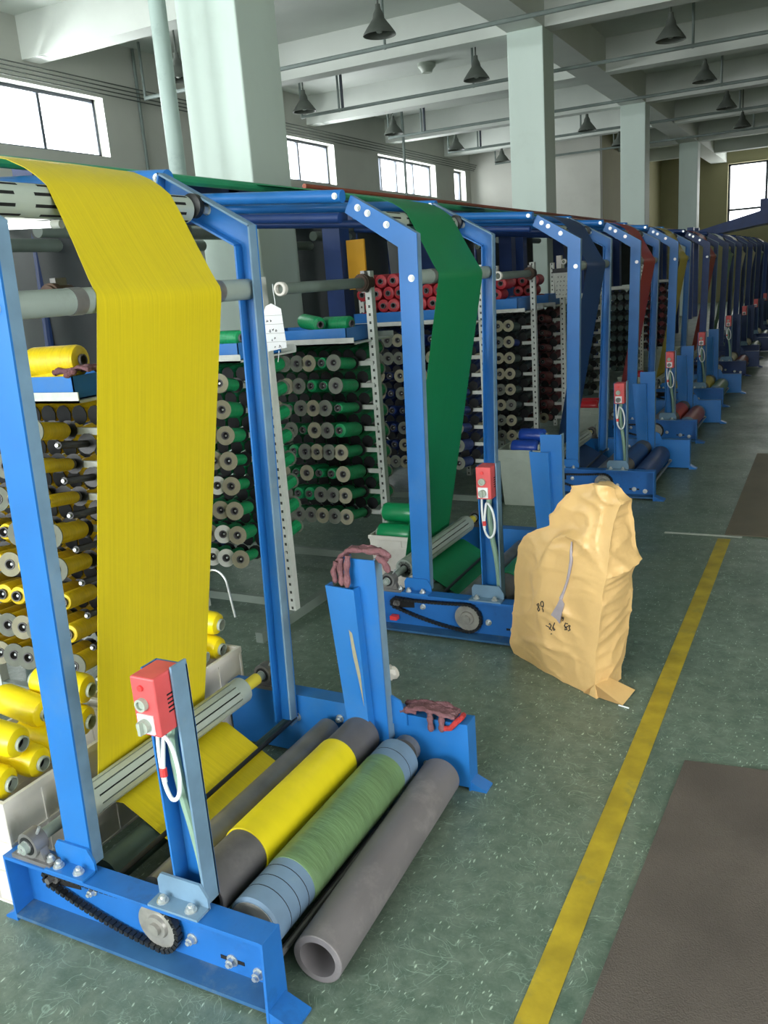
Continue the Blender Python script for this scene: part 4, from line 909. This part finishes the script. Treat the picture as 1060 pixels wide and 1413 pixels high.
glove(rows, [[(-1.14, 2.255, .25), (-1.17, 2.245, .255), (-1.195, 2.25, .246)], [(-1.13, 2.29, .25), (-1.165, 2.3, .256), (-1.2, 2.3, .248)], [(-1.09, 2.25, .252), (-1.085, 2.238, .235), (-1.082, 2.236, .20)],
             [(-1.05, 2.25, .252), (-1.045, 2.238, .23), (-1.045, 2.236, .205)], [(-1.1, 2.3, .258), (-1.06, 2.305, .266), (-1.03, 2.3, .258)]],
      'crumpled maroon glove with red cuff lying on the low beam end', M['glove'], cuff=[(-1.04, 2.24, .215), (-1.015, 2.237, .222), (-.995, 2.24, .245), (-.985, 2.26, .252), (-.99, 2.29, .247)], loc=(-1.09, 2.27, .24))
rows = []
for j in range(4):
    yy = 2.0+.03*j
    rows.append([(-2.190, yy, 1.388), (-2.150, yy, 1.40+.006*math.sin(j*2)), (-2.110, yy, 1.404), (-2.080, yy, 1.395)])
glove(rows, [[(-2.170, 2.01, 1.395), (-2.210, 2.0, 1.40), (-2.230, 1.995, 1.392)], [(-2.170, 2.04, 1.395), (-2.215, 2.035, 1.40), (-2.250, 2.03, 1.39)], [(-2.170, 2.07, 1.395), (-2.210, 2.07, 1.40), (-2.240, 2.07, 1.39)], [(-2.130, 2.1, 1.395), (-2.160, 2.12, 1.396), (-2.180, 2.13, 1.386)], [(-2.130, 1.995, 1.4), (-2.140, 1.98, 1.392), (-2.160, 1.975, 1.385)]],
      'small maroon glove on the edge of the yellow bobbin tray', M['glove'], loc=(-2.140, 2.05, 1.39))

# ------------------------------------------------------------------ ceiling lamps, conduits, pipes
def lamp(x, y, label, zl=4.4):
    t = thing('pendant_lamp', (x, y, ZS), label, 'lamp', 'bell shaped factory lamps'); O = t.location
    MB(O).lathe((x, y, zl+.33), (x, y, zl), [(0, .03), (.05, .035), (.1, .06), (.15, .07), (.17, .085), (.24, .14), (.31, .19), (.33, .195), (.33, .185), (.30, .175), (.2, .09), (.17, .04)], 28).build('shade', M['lampshade'], t)
    MB(O).lathe((x, y, zl+.2), (x, y, zl+.02), [(0, .02), (.04, .04), (.12, .055), (.17, .03), (.18, 0)], 16).build('bulb', M['lamp_in'], t)
    MB(O).cyl((x, y, zl+.33), (x, y, ZS), .012, 8).build('rod', M['lampshade'], t)
    MB(O).cyl((x, y, ZS-.03), (x, y, ZS), .05, 14).build('ceiling_rose', M['lampshade'], t)
for k, y in enumerate((10.1, 13.27, 16.6, 19.85, 23.0)):
    pos = ('nearest', 'second', 'third', 'fourth', 'farthest')[k]
    lamp(-8.0, y, 'bell lamp hanging by the window wall, %s of that row' % pos)
    lamp(-4.97, y, 'bell lamp hanging left of the columns, %s of that row' % pos)
    if k: lamp(-2.15, y-.2, 'bell lamp over the aisle right of the columns, %s of that row' % (pos if k > 1 else 'nearest visible'))
for k, y in enumerate((10.9, 14.0, 17.4, 20.6, 23.9)):
    xl = -8.5 if k else -9.3
    t = thing('conduit', (-6, y, ZS), 'grey horizontal conduit hung under the ceiling, %s from the front' % ORD[k], 'conduit', 'conduits hung under the ceiling'); O = t.location; z = 4.48
    MB(O).cyl((xl, y, z), (3.0, y, z), .028, 10).build('pipe', M['conduit_grey'], t)
    for x in (xl, -7.75, -5.3, -2.0, .5):
        MB(O).cyl((x, y, z-.03), (x, y, ZS if k or x > -9 else ZS), .02, 8).build('hanger', M['conduit_grey'], t)
    MB(O).cyl((-7.68, y, z-.02), (-7.68, y, ZS), .026, 8).build('hanger', M['dark_frame'], t)
t = thing('ceiling_sensor', (-6.65, 15.3, ZS), 'small round white fitting on the ceiling between the lamps', 'sensor')
MB(t.location).lathe((-6.65, 15.3, ZS), (-6.65, 15.3, ZS-.15), [(0, .16), (.05, .16), (.1, .11), (.15, .09)], 24).build('housing', M['grey_plastic'], t)
tag(MB((-4.0, 4.92, 0)).cyl((-4.0, 4.92, 0), (-4.0, 4.92, ZS), .056, 20).build('drain_pipe', M['teal']), 'thick teal grey vertical pipe left of the nearest pale column', 'pipe')
tag(MB((XW+.05, 11.05, 0)).tube([(XW+.04, 11.05, 2.0), (XW+.04, 11.05, 4.0), (XW+.04, 11.05, ZS-.02)], .025, 10).build('wall_conduit', M['conduit_grey']), 'thin vertical conduit on the left wall beside the nearest window', 'conduit')
tag(MB((XW+.7, 16.9, 2)).cyl((-8.6, 18.3, 0), (-8.6, 18.3, ZS), .03, 10).build('drop_conduit', M['conduit_grey']), 'thin pale vertical conduit in front of the third window', 'conduit')
for k in range(4):
    z = 4.47+.045*k
    tag(MB((XW+.1, 12, z)).cyl((XW+.12+.03*k, YN_, z), (XW+.12+.03*k, 24.8, z), .009, 8).build('wall_cable', M['lampshade']), 'dark cable strung along the left wall above the windows, %s from the bottom' % ORD[k], 'cable', 'cables above the windows')
# far blue gantry beyond the last winders
t = thing('loom_gantry', (-1.6, 25, 0), 'dark blue sloping loom gantry in front of the far end window', 'gantry'); O = t.location
MB(O).prism([(-4.1, 2.12), (-2.0, 2.62), (-.6, 3.0), (-.6, 2.45), (-2.0, 2.3), (-4.1, 2.02)], 25.2, 26.6).build('deck', M['navy'], t, smooth=0)
MB(O).box(-1.9, -1.3, 25.4, 26.0, 2.62, 2.95).build('drive_box', M['navy'], t, smooth=0)
for x, y in ((-3.6, 25.4), (-3.6, 26.4), (-.8, 25.4), (-.8, 26.4)): MB(O).box(x-.08, x+.08, y-.08, y+.08, 0, 2.4).build('leg', M['navy'], t, smooth=0)

# ------------------------------------------------------------------ light
w = bpy.data.worlds.new('overcast_sky'); bpy.context.scene.world = w; w.use_nodes = True
w.node_tree.nodes['Background'].inputs[0].default_value = (.93, .97, 1, 1); w.node_tree.nodes['Background'].inputs[1].default_value = 3.5
def area(name, loc, rot, sx, sy, power, rgb=(1, 1, 1)):
    l = bpy.data.lights.new(name, 'AREA'); l.shape = 'RECTANGLE'; l.size = sx; l.size_y = sy; l.energy = power; l.color = rgb
    o = bpy.data.objects.new(name, l); col.objects.link(o); o.location = loc; o.rotation_euler = rot; return o
for k, (a, b, _) in enumerate(WIN):
    area('window_daylight', (XW-.45, (a+b)/2, 4.15), (0, math.radians(-82), 0), 1.0, b-a, (215 if a < 8 else 130)*(b-a)/3, (.96, .99, 1))
for a, b, z0, z1 in NW:
    area('window_daylight', ((a+b)/2, YN_-.5, (z0+z1)/2+.2), (math.radians(80), 0, 0), b-a, z1-z0, 460, (.97, 1, .99))  # daylight for the added windows behind the camera
area('door_daylight', (XR+.5, (ADDED_DOOR[0]+ADDED_DOOR[1])/2, 1.6), (0, math.radians(90), 0), 2.8, ADDED_DOOR[1]-ADDED_DOOR[0], 70, (1, 1, .98))  # fill light through the added, unseen doorway
area('window_daylight', ((EW[0]+EW[1])/2, YE+.5, 3.7), (math.radians(-80), 0, 0), EW[1]-EW[0], 2.0, 90, (1, 1, .94))

sc = bpy.context.scene
sc.view_settings.view_transform = 'Standard'; sc.view_settings.look = 'None'; sc.view_settings.gamma = 1; sc.view_settings.exposure = 0.7
sc.view_settings.use_curve_mapping = False
sc.cycles.max_bounces = 8; sc.cycles.diffuse_bounces = 5
